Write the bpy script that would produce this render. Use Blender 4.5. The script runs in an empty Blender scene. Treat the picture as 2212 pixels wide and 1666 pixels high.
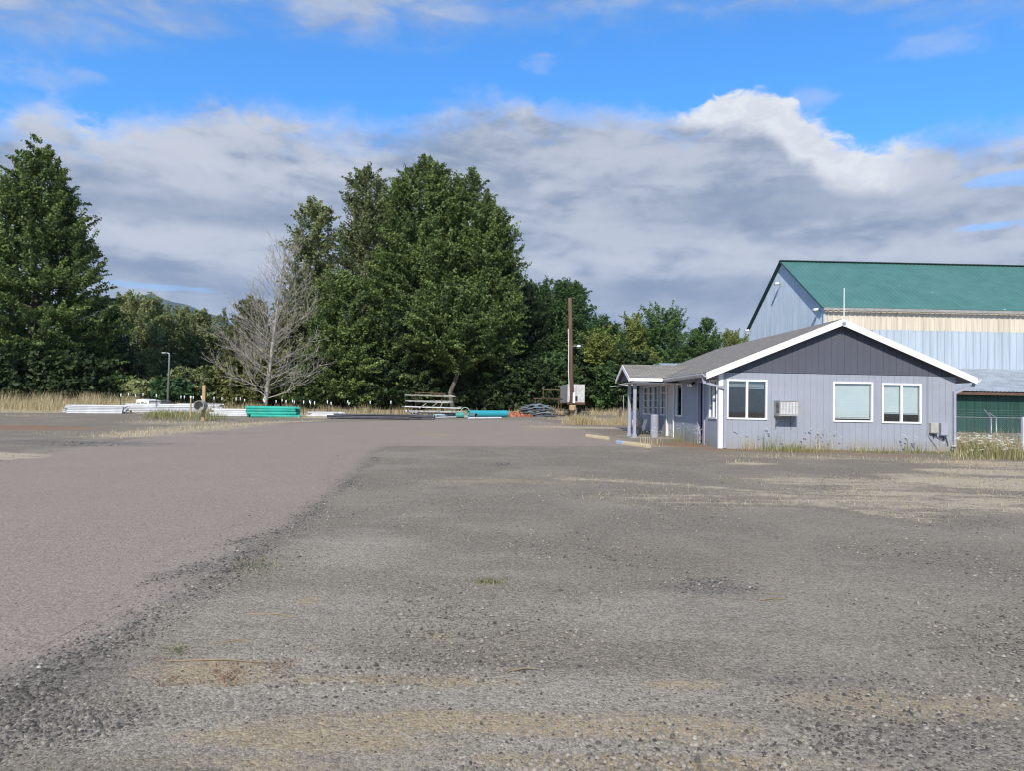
import bpy, math, random
import numpy as np
from mathutils import Matrix, Vector
R = math.radians
random.seed(7); RNG = np.random.default_rng(7)
sc = bpy.context.scene
COL = sc.collection

# ------------------------------------------------------------------ camera
FPX, CX, CY = 1534.0, 1106.0, 833.0          # calibration in a 2212 x 1666 frame
PITCH, ROLL, EYE = R(1.60), R(1.0), 1.6
cam_d = bpy.data.cameras.new('camera'); cam = bpy.data.objects.new('camera', cam_d); COL.objects.link(cam)
cam_d.sensor_width = 36.0; cam_d.lens = 36.0 * FPX / 2212.0
cam_d.clip_start = 0.05; cam_d.clip_end = 30000
CAMROT = Matrix.Rotation(R(90) + PITCH, 3, 'X') @ Matrix.Rotation(ROLL, 3, 'Z')
M = CAMROT.to_4x4(); M.translation = (0, 0, EYE); cam.matrix_world = M
sc.camera = cam

# ------------------------------------------------------------------ sun, exposure
SUN_AZ, SUN_EL = R(194), R(36)
S = Vector((math.sin(SUN_AZ) * math.cos(SUN_EL), math.cos(SUN_AZ) * math.cos(SUN_EL), math.sin(SUN_EL)))
sd = bpy.data.lights.new('sun', 'SUN'); sd.energy = 4.6; sd.angle = R(0.53); sd.color = (1.0, 0.925, 0.81)
so = bpy.data.objects.new('sun', sd); COL.objects.link(so)
so.rotation_euler = S.to_track_quat('Z', 'Y').to_euler(); so.location = S * 300
sc.view_settings.view_transform = 'Standard'; sc.view_settings.look = 'None'
sc.view_settings.exposure = 0.0; sc.view_settings.gamma = 1.0
sc.render.engine = 'CYCLES'; sc.cycles.use_denoising = True; sc.cycles.denoiser = 'OPENIMAGEDENOISE'; sc.cycles.denoising_input_passes = 'RGB_ALBEDO_NORMAL'; sc.cycles.denoising_prefilter = 'ACCURATE'; sc.cycles.filter_width = 1.1
sc.cycles.max_bounces = 6; sc.cycles.diffuse_bounces = 3; sc.cycles.transparent_max_bounces = 12
sc.cycles.glossy_bounces = 3; sc.cycles.transmission_bounces = 4

# ------------------------------------------------------------------ node helpers
class NT:
    def __init__(s, tree): s.t = tree; s.n = tree.nodes; s.l = tree.links
    def new(s, typ, **kw):
        nd = s.n.new(typ)
        for k, v in kw.items(): setattr(nd, k, v)
        return nd
    def put(s, sock, v):
        if hasattr(v, 'is_linked') or isinstance(v, bpy.types.NodeSocket): s.l.new(v, sock)
        elif isinstance(v, (tuple, list)) and len(v) == 3 and sock.type == 'RGBA': sock.default_value = (*v, 1)
        else: sock.default_value = v
    def math(s, op, a, b=0.0, c=None, clamp=False):
        nd = s.new('ShaderNodeMath', operation=op, use_clamp=clamp)
        s.put(nd.inputs[0], a); s.put(nd.inputs[1], b)
        if c is not None: s.put(nd.inputs[2], c)
        return nd.outputs[0]
    def mix(s, f, a, b, blend='MIX'):
        nd = s.new('ShaderNodeMix', data_type='RGBA', blend_type=blend)
        s.put(nd.inputs[0], f); s.put(nd.inputs[6], a); s.put(nd.inputs[7], b)
        return nd.outputs[2]
    def smooth(s, v, a, b, lo=0.0, hi=1.0):
        nd = s.new('ShaderNodeMapRange', interpolation_type='SMOOTHSTEP')
        s.put(nd.inputs[0], v); s.put(nd.inputs[1], a); s.put(nd.inputs[2], b); s.put(nd.inputs[3], lo); s.put(nd.inputs[4], hi)
        return nd.outputs[0]
    def noise(s, vec, scale, detail=4.0, rough=0.55, dist=0.0):
        nd = s.new('ShaderNodeTexNoise'); s.put(nd.inputs['Vector'], vec)
        nd.inputs['Scale'].default_value = scale; nd.inputs['Detail'].default_value = detail
        nd.inputs['Roughness'].default_value = rough; nd.inputs['Distortion'].default_value = dist
        return nd.outputs[0]
    def voro(s, vec, scale, rnd=1.0):
        nd = s.new('ShaderNodeTexVoronoi'); s.put(nd.inputs['Vector'], vec); nd.inputs['Scale'].default_value = scale
        nd.inputs['Randomness'].default_value = rnd
        return nd
    def comb(s, x, y, z):
        nd = s.new('ShaderNodeCombineXYZ')
        for i, v in enumerate((x, y, z)): s.put(nd.inputs[i], v)
        return nd.outputs[0]
    def curve(s, v, pts):
        nd = s.new('ShaderNodeFloatCurve'); s.put(nd.inputs['Value'], v)
        c = nd.mapping.curves[0]
        while len(c.points) < len(pts): c.points.new(0.5, 0.5)
        for p, (x, y) in zip(c.points, pts): p.location = (x, y); p.handle_type = 'AUTO'
        nd.mapping.use_clip = False
        nd.mapping.update()
        return nd.outputs[0]

# ------------------------------------------------------------------ world: Nishita sky with procedural clouds by direction
def build_world():
    w = bpy.data.worlds.new('World'); sc.world = w; w.use_nodes = True
    t = NT(w.node_tree); t.n.clear()
    out = t.new('ShaderNodeOutputWorld'); bg = t.new('ShaderNodeBackground'); bg.inputs['Strength'].default_value = 0.1
    sky = t.new('ShaderNodeTexSky', sky_type='NISHITA'); sky.sun_disc = False
    sky.sun_elevation = SUN_EL; sky.sun_rotation = SUN_AZ; sky.air_density = 1.0; sky.dust_density = 0.6; sky.ozone_density = 2.5
    tc = t.new('ShaderNodeTexCoord'); D = tc.outputs['Generated']
    sp = t.new('ShaderNodeSeparateXYZ'); t.l.new(D, sp.inputs[0]); X, Y, Z = sp.outputs
    az = t.math('ARCTAN2', X, Y)
    el = t.math('ARCTAN2', Z, t.math('SQRT', t.math('ADD', t.math('MULTIPLY', X, X), t.math('MULTIPLY', Y, Y))))
    def A(u, v):                               # photo direction -> (azimuth, elevation)
        d = CAMROT @ Vector(((u - CX) / FPX, (CY - v) / FPX, -1.0))
        return math.atan2(d.x, d.y), math.atan2(d.z, math.hypot(d.x, d.y))
    def pts(L): return [((a + 0.8) / 1.6, e / 0.7) for a, e in (A(u, v) for u, v in L)]
    a01 = t.math('ADD', t.math('MULTIPLY', az, 1 / 1.6), 0.5)
    def border(L): return t.math('MULTIPLY', t.curve(a01, pts(L)), 0.7)
    P = t.comb(az, t.math('MULTIPLY', el, 1.6), 0.37)
    Pw = t.comb(az, t.math('MULTIPLY', el, 5.0), 1.7)       # flat stretched layers
    Pb = t.comb(az, t.math('MULTIPLY', el, 3.0), 4.2)
    n_big = t.noise(P, 7.0, 6, 0.52, 0.3); n_fine = t.noise(P, 26.0, 6, 0.6, 0.4)
    n_bil0 = t.noise(P, 60.0, 5, 0.6, 0.3); n_lay = t.noise(Pw, 4.0, 5, 0.5, 0.3); n_lay2 = t.noise(Pb, 11.0, 6, 0.55, 0.4); n_wisp = t.noise(Pb, 6.0, 7, 0.62, 0.6)
    c = lambda n, k: t.math('MULTIPLY', t.math('SUBTRACT', n, 0.5), k)
    add = lambda *v: v[0] if len(v) == 1 else t.math('ADD', v[0], add(*v[1:]))
    # main cloud bank, upper edge
    top = border([(-300, 275), (0, 268), (70, 240), (150, 262), (200, 280), (260, 268), (340, 262), (405, 235), (465, 210), (545, 228), (600, 252), (700, 268), (850, 272),
                  (910, 258), (960, 240), (1030, 220), (1110, 222), (1180, 240), (1300, 248), (1470, 252), (1530, 222), (1610, 192), (1700, 203),
                  (1750, 245), (1800, 278), (1850, 305), (1885, 318), (1950, 304), (2090, 292), (2212, 285), (2500, 270)])
    edge = add(top, c(n_big, 0.045), c(n_fine, 0.05), c(n_bil0, 0.018))
    wl = border([(-300, 100), (1380, 200), (1440, 240), (1480, 268), (1560, 280), (1620, 276), (1680, 300), (1712, 345), (1770, 384), (1860, 410), (1990, 400), (2080, 350), (2200, 240), (2500, 100)])
    white = t.smooth(add(t.math('SUBTRACT', el, wl), c(n_big, 0.03), c(n_fine, 0.02)), -0.014, 0.016)
    white = t.math('MULTIPLY', white, t.smooth(az, A(1880, 380)[0], A(2080, 380)[0], 1.0, 0.1))
    soft = t.smooth(n_wisp, 0.30, 0.66, 0.012, 0.060)
    soft = t.math('MULTIPLY', soft, t.math('SUBTRACT', 1.0, t.math('MULTIPLY', white, 0.7)))
    m_bank = t.smooth(t.math('DIVIDE', t.math('SUBTRACT', edge, el), soft), -0.6, 1.0)
    # blue gaps low in the bank
    def blob(u, v, ru, rv):
        a, e = A(u, v)
        q = t.math('ADD', t.math('POWER', t.math('ABSOLUTE', t.math('DIVIDE', t.math('SUBTRACT', az, a), ru / FPX)), 2.0),
                   t.math('POWER', t.math('ABSOLUTE', t.math('DIVIDE', t.math('SUBTRACT', el, e), rv / FPX)), 2.0))
        return t.math('SUBTRACT', 1.0, q)
    def gap(u, v, ru, rv, lo=-0.1, hi=0.9):
        return t.smooth(add(blob(u, v, ru, rv), c(n_lay2, 2.6), c(n_fine, 2.0)), lo, hi)
    gaps = t.math('MAXIMUM', gap(2200, 383, 80, 16), t.math('MAXIMUM', gap(2150, 487, 70, 9), gap(330, 618, 120, 8)))
    m_bank = t.math('MULTIPLY', m_bank, t.math('SUBTRACT', 1.0, t.math('MULTIPLY', gaps, 0.5)))
    # high cloud at the top of the frame, lower edge
    low = border([(-400, 95), (0, 88), (110, 92), (195, 80), (245, 66), (400, 62), (520, 22), (570, 18), (650, 62), (760, 78), (870, 55), (950, 72), (1040, 48), (1140, 30),
                  (1300, 40), (1500, 26), (1700, 10), (1900, 16), (2050, 30), (2212, 20), (2500, 10)])
    m_top = t.smooth(add(t.math('SUBTRACT', el, low), c(n_wisp, 0.10), c(n_fine, 0.03)), -0.03, 0.05)
    m_top = t.math('MULTIPLY', m_top, t.smooth(add(t.math('MULTIPLY', n_wisp, 0.6), t.math('MULTIPLY', n_lay2, 0.4)), 0.33, 0.62, 0.15, 0.95))
    m_top = t.math('MULTIPLY', m_top, t.smooth(el, 0.62, 1.2, 1.0, 0.75))  # unseen overhead cloud, kept thick to make the ambient light less blue
    # thin wisps in the blue
    wis = t.math('MAXIMUM', gap(80, 150, 150, 40, 0.2, 1.6), t.math('MAXIMUM', gap(1165, 138, 60, 24, 0.2, 1.6), t.math('MAXIMUM', gap(2080, 85, 150, 34, 0.2, 1.6), gap(1740, 225, 70, 40, 0.1, 1.4))))
    wis = t.math('MULTIPLY', wis, 0.38)
    # cloud shading: grey-blue layers, paler crest, white cumulus
    depth = t.math('SUBTRACT', edge, el)
    n_bil = t.noise(t.comb(az, t.math('MULTIPLY', el, 2.3), 8.1), 21.0, 8, 0.58, 0.35)
    lay = add(c(n_lay, 1.7), c(n_lay2, 1.5), c(n_bil, 0.75), c(n_big, 0.5), 0.53)
    lay = t.smooth(lay, 0.05, 0.95)
    K = lambda *v: tuple(x * 10 for x in v)
    col = t.mix(lay, K(0.255, 0.325, 0.46), K(0.565, 0.605, 0.70))
    band = t.math('MAXIMUM', gap(420, 455, 330, 34, -0.2, 1.2), t.math('MAXIMUM', gap(1650, 440, 330, 44, -0.2, 1.2), gap(1500, 640, 520, 50, -0.4, 1.5)))
    col = t.mix(t.math('MULTIPLY', band, 0.5), col, K(0.235, 0.305, 0.44))
    pale = t.math('MAXIMUM', gap(430, 300, 360, 75, -0.4, 1.1), t.math('MAXIMUM', gap(1600, 560, 600, 40, -0.3, 1.5), gap(380, 520, 330, 40, -0.3, 1.4)))
    col = t.mix(t.math('MULTIPLY', pale, 0.75), col, K(0.65, 0.685, 0.765))
    crest = t.math('MULTIPLY', t.smooth(depth, 0.028, 0.0), t.smooth(n_big, 0.42, 0.6))
    col = t.mix(t.math('MULTIPLY', crest, 0.6), col, K(0.80, 0.83, 0.90))
    col = t.mix(white, col, t.mix(t.smooth(n_fine, 0.3, 0.7), K(0.72, 0.75, 0.82), K(0.88, 0.90, 0.94)))
    blue = t.mix(1.0, sky.outputs[0], (0.60, 1.72, 2.66), 'MULTIPLY')
    blue = t.mix(t.smooth(el, 0.30, 0.06, 0.0, 0.75), blue, K(0.40, 0.58, 0.88))
    c1 = t.mix(wis, blue, K(0.60, 0.66, 0.80))
    c1 = t.mix(t.math('MULTIPLY', m_top, 0.92), c1, t.mix(t.smooth(n_lay2, 0.3, 0.7), K(0.36, 0.43, 0.58), K(0.52, 0.58, 0.70)))
    c1 = t.mix(m_bank, c1, col)
    # below the horizon
    c1 = t.mix(t.smooth(el, -0.02, -0.1), c1, K(0.12, 0.12, 0.12))
    t.l.new(c1, bg.inputs['Color']); t.l.new(bg.outputs[0], out.inputs[0])
    w.cycles.sampling_method = 'MANUAL'; w.cycles.sample_map_resolution = 512
build_world()

# ------------------------------------------------------------------ places
def ray(u, v): return CAMROT @ Vector(((u - CX) / FPX, (CY - v) / FPX, -1.0))
def at(u, v, Y):
    d = ray(u, v); k = Y / d.y
    return Vector((d.x * k, Y, EYE + d.z * k))
SL = 0.0172
def sstep(x, a, b):
    t = np.clip((x - a) / (b - a), 0, 1); return t * t * (3 - 2 * t)
def terr(x, y):
    x = np.asarray(x, float); y = np.asarray(y, float)
    z = SL * np.clip(y, -30, 80)
    z = z - 0.75 * sstep(x, 13.8, 16.5) * sstep(y, 22.5, 29.0)
    return z
def tz(x, y): return float(terr(x, y))
def gp(u, v):
    d = ray(u, v); k = -EYE / (d.z - SL * d.y)
    return Vector((d.x * k, d.y * k, EYE + d.z * k))

# ------------------------------------------------------------------ object helpers
def tag(o, label=None, cat=None, group=None, kind=None):
    if label: o['label'] = label
    if cat: o['category'] = cat
    if group: o['group'] = group
    if kind: o['kind'] = kind
    return o
def empty(name, loc=(0, 0, 0), rz=0.0, label=None, cat=None, group=None):
    o = bpy.data.objects.new(name, None); COL.objects.link(o); o.location = loc; o.rotation_euler = (0, 0, rz)
    o.empty_display_size = 0.2
    return tag(o, label, cat, group)
def copy_tree(o, parent=None):
    c = o.copy(); COL.objects.link(c)
    if parent: c.parent = parent
    for ch in list(o.children): copy_tree(ch, c)
    return c
class MB:
    def __init__(s): s.v = []; s.f = []
    def add(s, vs, fs):
        b = len(s.v); s.v += [tuple(x) for x in vs]; s.f += [tuple(b + i for i in f) for f in fs]; return s
    def hexa(s, p): return s.add(p, [(0, 3, 2, 1), (4, 5, 6, 7), (0, 1, 5, 4), (1, 2, 6, 5), (2, 3, 7, 6), (3, 0, 4, 7)])
    def box(s, x0, x1, y0, y1, z0, z1):
        return s.hexa([(x0, y0, z0), (x1, y0, z0), (x1, y1, z0), (x0, y1, z0), (x0, y0, z1), (x1, y0, z1), (x1, y1, z1), (x0, y1, z1)])
    def bar(s, a, b, w, h, up=(0, 0, 1)):
        a = Vector(a); b = Vector(b); d = (b - a).normalized(); up = Vector(up)
        if abs(d.dot(up)) > 0.98: up = Vector((0, 1, 0))
        r = d.cross(up).normalized() * (w / 2); q = r.cross(d).normalized() * (h / 2)
        return s.hexa([a - r - q, a + r - q, a + r + q, a - r + q, b - r - q, b + r - q, b + r + q, b - r + q])
    def tube(s, pts, rad, n=8, cap=True):
        pts = [Vector(p) for p in pts]; k = len(pts)
        if not hasattr(rad, '__len__'): rad = [rad] * k
        b = len(s.v); d0 = (pts[1] - pts[0]).normalized()
        ref = Vector((0, 0, 1)) if abs(d0.z) < 0.9 else Vector((1, 0, 0))
        for i, p in enumerate(pts):
            d = (pts[min(i + 1, k - 1)] - pts[max(i - 1, 0)]).normalized()
            a = d.cross(ref)
            if a.length < 1e-4: a = d.cross(Vector((0.3, 1, 0.2)))
            a.normalize(); c = a.cross(d)
            for j in range(n):
                t = 2 * math.pi * j / n
                s.v.append(tuple(p + (a * math.cos(t) + c * math.sin(t)) * rad[i]))
        for i in range(k - 1):
            for j in range(n):
                s.f.append((b + i * n + j, b + i * n + (j + 1) % n, b + (i + 1) * n + (j + 1) % n, b + (i + 1) * n + j))
        if cap:
            s.f.append(tuple(b + j for j in range(n))[::-1]); s.f.append(tuple(b + (k - 1) * n + j for j in range(n)))
        return s
    def pipe(s, p0, p1, r, wall, n=14):
        p0 = Vector(p0); p1 = Vector(p1); d = (p1 - p0).normalized()
        ref = Vector((0, 0, 1)) if abs(d.z) < 0.9 else Vector((1, 0, 0)); a = d.cross(ref).normalized(); c = a.cross(d)
        b = len(s.v)
        for p, rr in ((p0, r), (p1, r), (p1, r - wall), (p0, r - wall)):
            for j in range(n):
                t = 2 * math.pi * j / n; s.v.append(tuple(p + (a * math.cos(t) + c * math.sin(t)) * rr))
        for q in range(4):
            for j in range(n):
                s.f.append((b + q * n + j, b + q * n + (j + 1) % n, b + ((q + 1) % 4) * n + (j + 1) % n, b + ((q + 1) % 4) * n + j))
        return s
    def lathe(s, prof, n=16, c=(0, 0, 0)):
        b = len(s.v)
        for r, z in prof:
            for j in range(n):
                t = 2 * math.pi * j / n; s.v.append((c[0] + r * math.cos(t), c[1] + r * math.sin(t), c[2] + z))
        for i in range(len(prof) - 1):
            for j in range(n): s.f.append((b + i * n + j, b + i * n + (j + 1) % n, b + (i + 1) * n + (j + 1) % n, b + (i + 1) * n + j))
        return s
    def prism(s, poly, axis, a, b):            # poly in the two other axes
        def P(p, t): return {'x': (t, p[0], p[1]), 'y': (p[0], t, p[1]), 'z': (p[0], p[1], t)}[axis]
        n = len(poly); return s.add([P(p, a) for p in poly] + [P(p, b) for p in poly],
            [tuple(range(n))[::-1], tuple(range(n, 2 * n))] + [(i, (i + 1) % n, n + (i + 1) % n, n + i) for i in range(n)])
    def build(s, name, mat, parent=None, smooth=False, bevel=0.0, loc=None):
        me = bpy.data.meshes.new(name); me.from_pydata(s.v, [], s.f); me.validate(); me.materials.append(mat)
        import bmesh
        bm = bmesh.new(); bm.from_mesh(me); bmesh.ops.recalc_face_normals(bm, faces=bm.faces); bm.to_mesh(me); bm.free()
        if smooth: me.polygons.foreach_set('use_smooth', [True] * len(me.polygons))
        o = bpy.data.objects.new(name, me); COL.objects.link(o)
        if parent is not None: o.parent = parent
        if loc is not None: o.location = loc
        if bevel:
            m = o.modifiers.new('bevel', 'BEVEL'); m.width = bevel; m.segments = 2; m.limit_method = 'ANGLE'
        return o
def mesh_np(name, V, F4, mat, parent=None, tint=None, smooth=False):
    """V (n,3), F4 (m,k) with k = 3 or 4"""
    me = bpy.data.meshes.new(name); n, (m, k) = len(V), F4.shape
    me.vertices.add(n); me.vertices.foreach_set('co', np.ascontiguousarray(V, np.float32).ravel())
    me.loops.add(m * k); me.loops.foreach_set('vertex_index', np.ascontiguousarray(F4, np.int32).ravel())
    me.polygons.add(m); me.polygons.foreach_set('loop_start', np.arange(0, m * k, k, dtype=np.int32))
    if smooth: me.polygons.foreach_set('use_smooth', np.ones(m, bool))
    if tint is not None:
        a = me.attributes.new('tint', 'FLOAT', 'POINT'); a.data.foreach_set('value', np.asarray(tint, np.float32))
    me.update(); me.validate(); me.materials.append(mat)
    o = bpy.data.objects.new(name, me); COL.objects.link(o)
    if parent is not None: o.parent = parent
    return o

# ------------------------------------------------------------------ materials
def mat(name, col, rough=0.7, metal=0.0, var=0.12, scale=3.0, bump=0.0, bscale=30.0, col2=None, spec=0.4, stretch=None):
    m = bpy.data.materials.new(name); m.use_nodes = True; t = NT(m.node_tree); b = t.n['Principled BSDF']
    tc = t.new('ShaderNodeTexCoord'); vec = tc.outputs['Object']
    if stretch:
        mp = t.new('ShaderNodeMapping'); mp.inputs['Scale'].default_value = stretch; t.l.new(vec, mp.inputs[0]); vec = mp.outputs[0]
    n = t.noise(vec, scale, 6, 0.6)
    c2 = col2 or tuple(x * (1 - 2 * var) for x in col); c1 = col if col2 else tuple(min(1, x * (1 + var)) for x in col)
    t.l.new(t.mix(t.smooth(n, 0.3, 0.7), c2, c1), b.inputs['Base Color'])
    b.inputs['Roughness'].default_value = rough; b.inputs['Metallic'].default_value = metal
    b.inputs['Specular IOR Level'].default_value = spec
    if bump:
        bp = t.new('ShaderNodeBump'); bp.inputs['Strength'].default_value = 0.6; bp.inputs['Distance'].default_value = bump
        t.l.new(t.noise(vec, bscale, 5, 0.6), bp.inputs['Height']); t.l.new(bp.outputs[0], b.inputs['Normal'])
    return m
def per_object(m, lo, hi, dirt=(0.45, 0.40, 0.33)):
    t = NT(m.node_tree); b = t.n['Principled BSDF']; src = b.inputs['Base Color'].links[0].from_socket
    oi = t.new('ShaderNodeObjectInfo').outputs['Random']; n = t.noise(t.new('ShaderNodeTexCoord').outputs['Object'], 2.3, 5, 0.6)
    k = t.math('MULTIPLY_ADD', oi, hi - lo, lo); cc = t.new('ShaderNodeCombineColor'); [t.l.new(k, q) for q in cc.inputs[:3]]
    c = t.mix(1.0, src, cc.outputs[0], 'MULTIPLY'); t.l.new(t.mix(t.math('MULTIPLY', t.smooth(n, 0.45, 0.75), 0.45), c, dirt), b.inputs['Base Color'])
def leaf_mat(name, dark, light, trans=0.22):
    m = bpy.data.materials.new(name); m.use_nodes = True; t = NT(m.node_tree); b = t.n['Principled BSDF']; o = t.n['Material Output']
    at_ = t.new('ShaderNodeAttribute', attribute_name='tint')
    c = t.mix(at_.outputs['Fac'], dark, light)
    t.l.new(c, b.inputs['Base Color']); b.inputs['Roughness'].default_value = 0.55; b.inputs['Specular IOR Level'].default_value = 0.3
    tr = t.new('ShaderNodeBsdfTranslucent'); t.l.new(t.mix(1.0, c, (1.1, 1.25, 0.5), 'MULTIPLY'), tr.inputs[0])
    mx = t.new('ShaderNodeMixShader'); mx.inputs[0].default_value = trans
    t.l.new(b.outputs[0], mx.inputs[1]); t.l.new(tr.outputs[0], mx.inputs[2]); t.l.new(mx.outputs[0], o.inputs[0])
    return m
def glass_mat(name, tintc=(0.93, 0.96, 0.96)):
    m = bpy.data.materials.new(name); m.use_nodes = True; t = NT(m.node_tree); o = t.n['Material Output']
    t.n.remove(t.n['Principled BSDF'])
    tr = t.new('ShaderNodeBsdfTransparent'); tr.inputs[0].default_value = (*tintc, 1)
    gl = t.new('ShaderNodeBsdfGlossy'); gl.inputs['Roughness'].default_value = 0.02
    mx = t.new('ShaderNodeMixShader'); mx.inputs[0].default_value = 0.13
    t.l.new(tr.outputs[0], mx.inputs[1]); t.l.new(gl.outputs[0], mx.inputs[2]); t.l.new(mx.outputs[0], o.inputs[0])
    return m
def siding_mat(name, col, streak=0.06):
    m = bpy.data.materials.new(name); m.use_nodes = True; t = NT(m.node_tree); b = t.n['Principled BSDF']
    tc = t.new('ShaderNodeTexCoord'); mp = t.new('ShaderNodeMapping'); mp.inputs['Scale'].default_value = (1, 1, 0.07); t.l.new(tc.outputs['Object'], mp.inputs[0])
    n = t.noise(mp.outputs[0], 60, 4, 0.6); n2 = t.noise(tc.outputs['Object'], 0.9, 5, 0.6)
    sp = t.new('ShaderNodeSeparateXYZ'); t.l.new(tc.outputs['Object'], sp.inputs[0])
    c = t.mix(t.smooth(n, 0.3, 0.7), tuple(x * (1 - streak) for x in col), tuple(x * (1 + streak) for x in col))
    c = t.mix(t.smooth(n2, 0.35, 0.75, 0.0, 0.5), c, tuple(x * 0.84 for x in col))
    dirt = t.math('MULTIPLY', t.smooth(t.math('ADD', sp.outputs[2], t.math('MULTIPLY', n2, 0.25)), 0.62, 0.12), 0.5)
    c = t.mix(dirt, c, (0.30, 0.26, 0.21))
    t.l.new(c, b.inputs['Base Color']); b.inputs['Roughness'].default_value = 0.72; b.inputs['Specular IOR Level'].default_value = 0.25
    bp = t.new('ShaderNodeBump'); bp.inputs['Strength'].default_value = 0.35; bp.inputs['Distance'].default_value = 0.002
    t.l.new(n, bp.inputs['Height']); t.l.new(bp.outputs[0], b.inputs['Normal'])
    return m
def shingle_mat():
    m = bpy.data.materials.new('shingles'); m.use_nodes = True; t = NT(m.node_tree); b = t.n['Principled BSDF']
    tc = t.new('ShaderNodeTexCoord'); v = tc.outputs['UV']
    br = t.new('ShaderNodeTexBrick'); t.l.new(v, br.inputs[0]); br.offset = 0.5
    br.inputs['Color1'].default_value = (0.205, 0.183, 0.155, 1); br.inputs['Color2'].default_value = (0.30, 0.27, 0.235, 1); br.inputs['Mortar'].default_value = (0.13, 0.12, 0.11, 1)
    br.inputs['Scale'].default_value = 1.0; br.inputs['Mortar Size'].default_value = 0.012; br.inputs['Brick Width'].default_value = 0.3; br.inputs['Row Height'].default_value = 0.145
    br.inputs['Bias'].default_value = 0.0
    n = t.noise(tc.outputs['Object'], 2.0, 6, 0.65); n2 = t.noise(tc.outputs['Object'], 40, 3, 0.6)
    c = t.mix(t.smooth(n, 0.3, 0.75, 0.0, 0.45), br.outputs[0], (0.20, 0.185, 0.165))
    c = t.mix(t.smooth(n2, 0.4, 0.75, 0.0, 0.4), c, (0.37, 0.34, 0.29))
    t.l.new(c, b.inputs['Base Color']); b.inputs['Roughness'].default_value = 0.9; b.inputs['Specular IOR Level'].default_value = 0.2
    bp = t.new('ShaderNodeBump'); bp.inputs['Strength'].default_value = 0.8; bp.inputs['Distance'].default_value = 0.012
    t.l.new(br.outputs['Fac'], bp.inputs['Height']); bp.invert = True; t.l.new(bp.outputs[0], b.inputs['Normal'])
    return m
WHITE = mat('white_paint', (0.80, 0.80, 0.79), 0.5, var=0.04, scale=2)
VINYL = mat('white_vinyl', (0.80, 0.81, 0.82), 0.35, var=0.02)
SIDING = siding_mat('lavender_siding', (0.335, 0.355, 0.412))
GABLE = siding_mat('slate_siding', (0.102, 0.107, 0.134))
SHING = shingle_mat()
GUTTER = mat('gutter_metal', (0.56, 0.56, 0.57), 0.45, var=0.06)
SOFFIT = mat('soffit', (0.30, 0.30, 0.36), 0.8)
LAVTRIM = mat('lavender_trim', (0.36, 0.365, 0.44), 0.6, var=0.06)
GREYPIPE = mat('downspout_grey', (0.34, 0.345, 0.41), 0.5, var=0.05)
GLASS = glass_mat('window_glass')
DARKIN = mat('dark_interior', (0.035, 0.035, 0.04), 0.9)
BLIND = mat('pale_blind', (0.79, 0.805, 0.80), 0.7, var=0.03, scale=1.5); BLINDG = mat('grey_blind', (0.30, 0.30, 0.31), 0.7, var=0.03)
DOORW = mat('door_white', (0.62, 0.62, 0.62), 0.5, var=0.05)
BLACK = mat('black_metal', (0.02, 0.02, 0.022), 0.45)
STEEL = mat('galvanised_steel', (0.34, 0.36, 0.37), 0.45, 0.6, var=0.1, scale=6)
ACM = mat('ac_casing', (0.36, 0.35, 0.34), 0.5, var=0.1)
ACW = mat('ac_grille', (0.56, 0.56, 0.56), 0.55, var=0.08, scale=8)
BEIGE = mat('beige_box', (0.46, 0.44, 0.39), 0.55, var=0.06)
CONC = mat('concrete', (0.36, 0.34, 0.31), 0.9, var=0.15, scale=5, bump=0.004)
YELLOW = mat('worn_yellow_paint', (0.56, 0.42, 0.19), 0.8, var=0.1, scale=9, col2=(0.46, 0.41, 0.32), bump=0.006, bscale=14)
BLUEP = mat('worn_blue_paint', (0.24, 0.36, 0.50), 0.8, scale=9, col2=(0.38, 0.42, 0.47), bump=0.006, bscale=14)
BARK = mat('bark', (0.13, 0.115, 0.095), 0.95, var=0.3, scale=4, bump=0.03, bscale=6, stretch=(1, 1, 0.25))
PALEBARK = mat('pale_bare_bark', (0.38, 0.35, 0.305), 0.9, var=0.25, scale=2.5)
POLEW = mat('weathered_pole_wood', (0.165, 0.10, 0.065), 0.9, scale=3, col2=(0.10, 0.065, 0.045), stretch=(4, 4, 0.3))
LUMBER = mat('new_lumber', (0.50, 0.34, 0.18), 0.8, scale=3, col2=(0.38, 0.25, 0.13), stretch=(5, 5, 0.4))
RUST = mat('rusty_steel', (0.15, 0.085, 0.05), 0.9, scale=8, col2=(0.08, 0.05, 0.035))
PVCW = mat('white_pvc', (0.74, 0.74, 0.73), 0.45, var=0.07, scale=1.3)
PVCG = mat('green_pvc', (0.04, 0.44, 0.33), 0.42, var=0.12, scale=1.0)
PVCT = mat('teal_pipe', (0.04, 0.38, 0.44), 0.4, var=0.06, scale=1.0)
PVCL = mat('pale_blue_pipe', (0.50, 0.68, 0.72), 0.45, var=0.06)
per_object(PVCW, .70, 1.05); per_object(PVCG, .65, 1.2, (0.10, 0.36, 0.28))
BLKPIPE = mat('black_plastic', (0.055, 0.057, 0.07), 0.5, var=0.2)
GREYWOOD = mat('weathered_board', (0.36, 0.35, 0.33), 0.9, var=0.25, scale=5)
OLIVEBD = mat('dirty_olive_board', (0.27, 0.27, 0.20), 0.9, var=0.3, scale=4)
ORANGE = mat('orange_netting', (0.40, 0.15, 0.08), 0.8, var=0.3, scale=6)
TARP = mat('slate_tarp', (0.15, 0.18, 0.20), 0.7, var=0.3, scale=3, bump=0.02, bscale=9)
TARPD = mat('dark_tarp', (0.075, 0.085, 0.10), 0.7, var=0.3, scale=3, bump=0.02, bscale=9)
RUBBER = mat('tyre_rubber', (0.04, 0.042, 0.045), 0.85, var=0.2)

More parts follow.
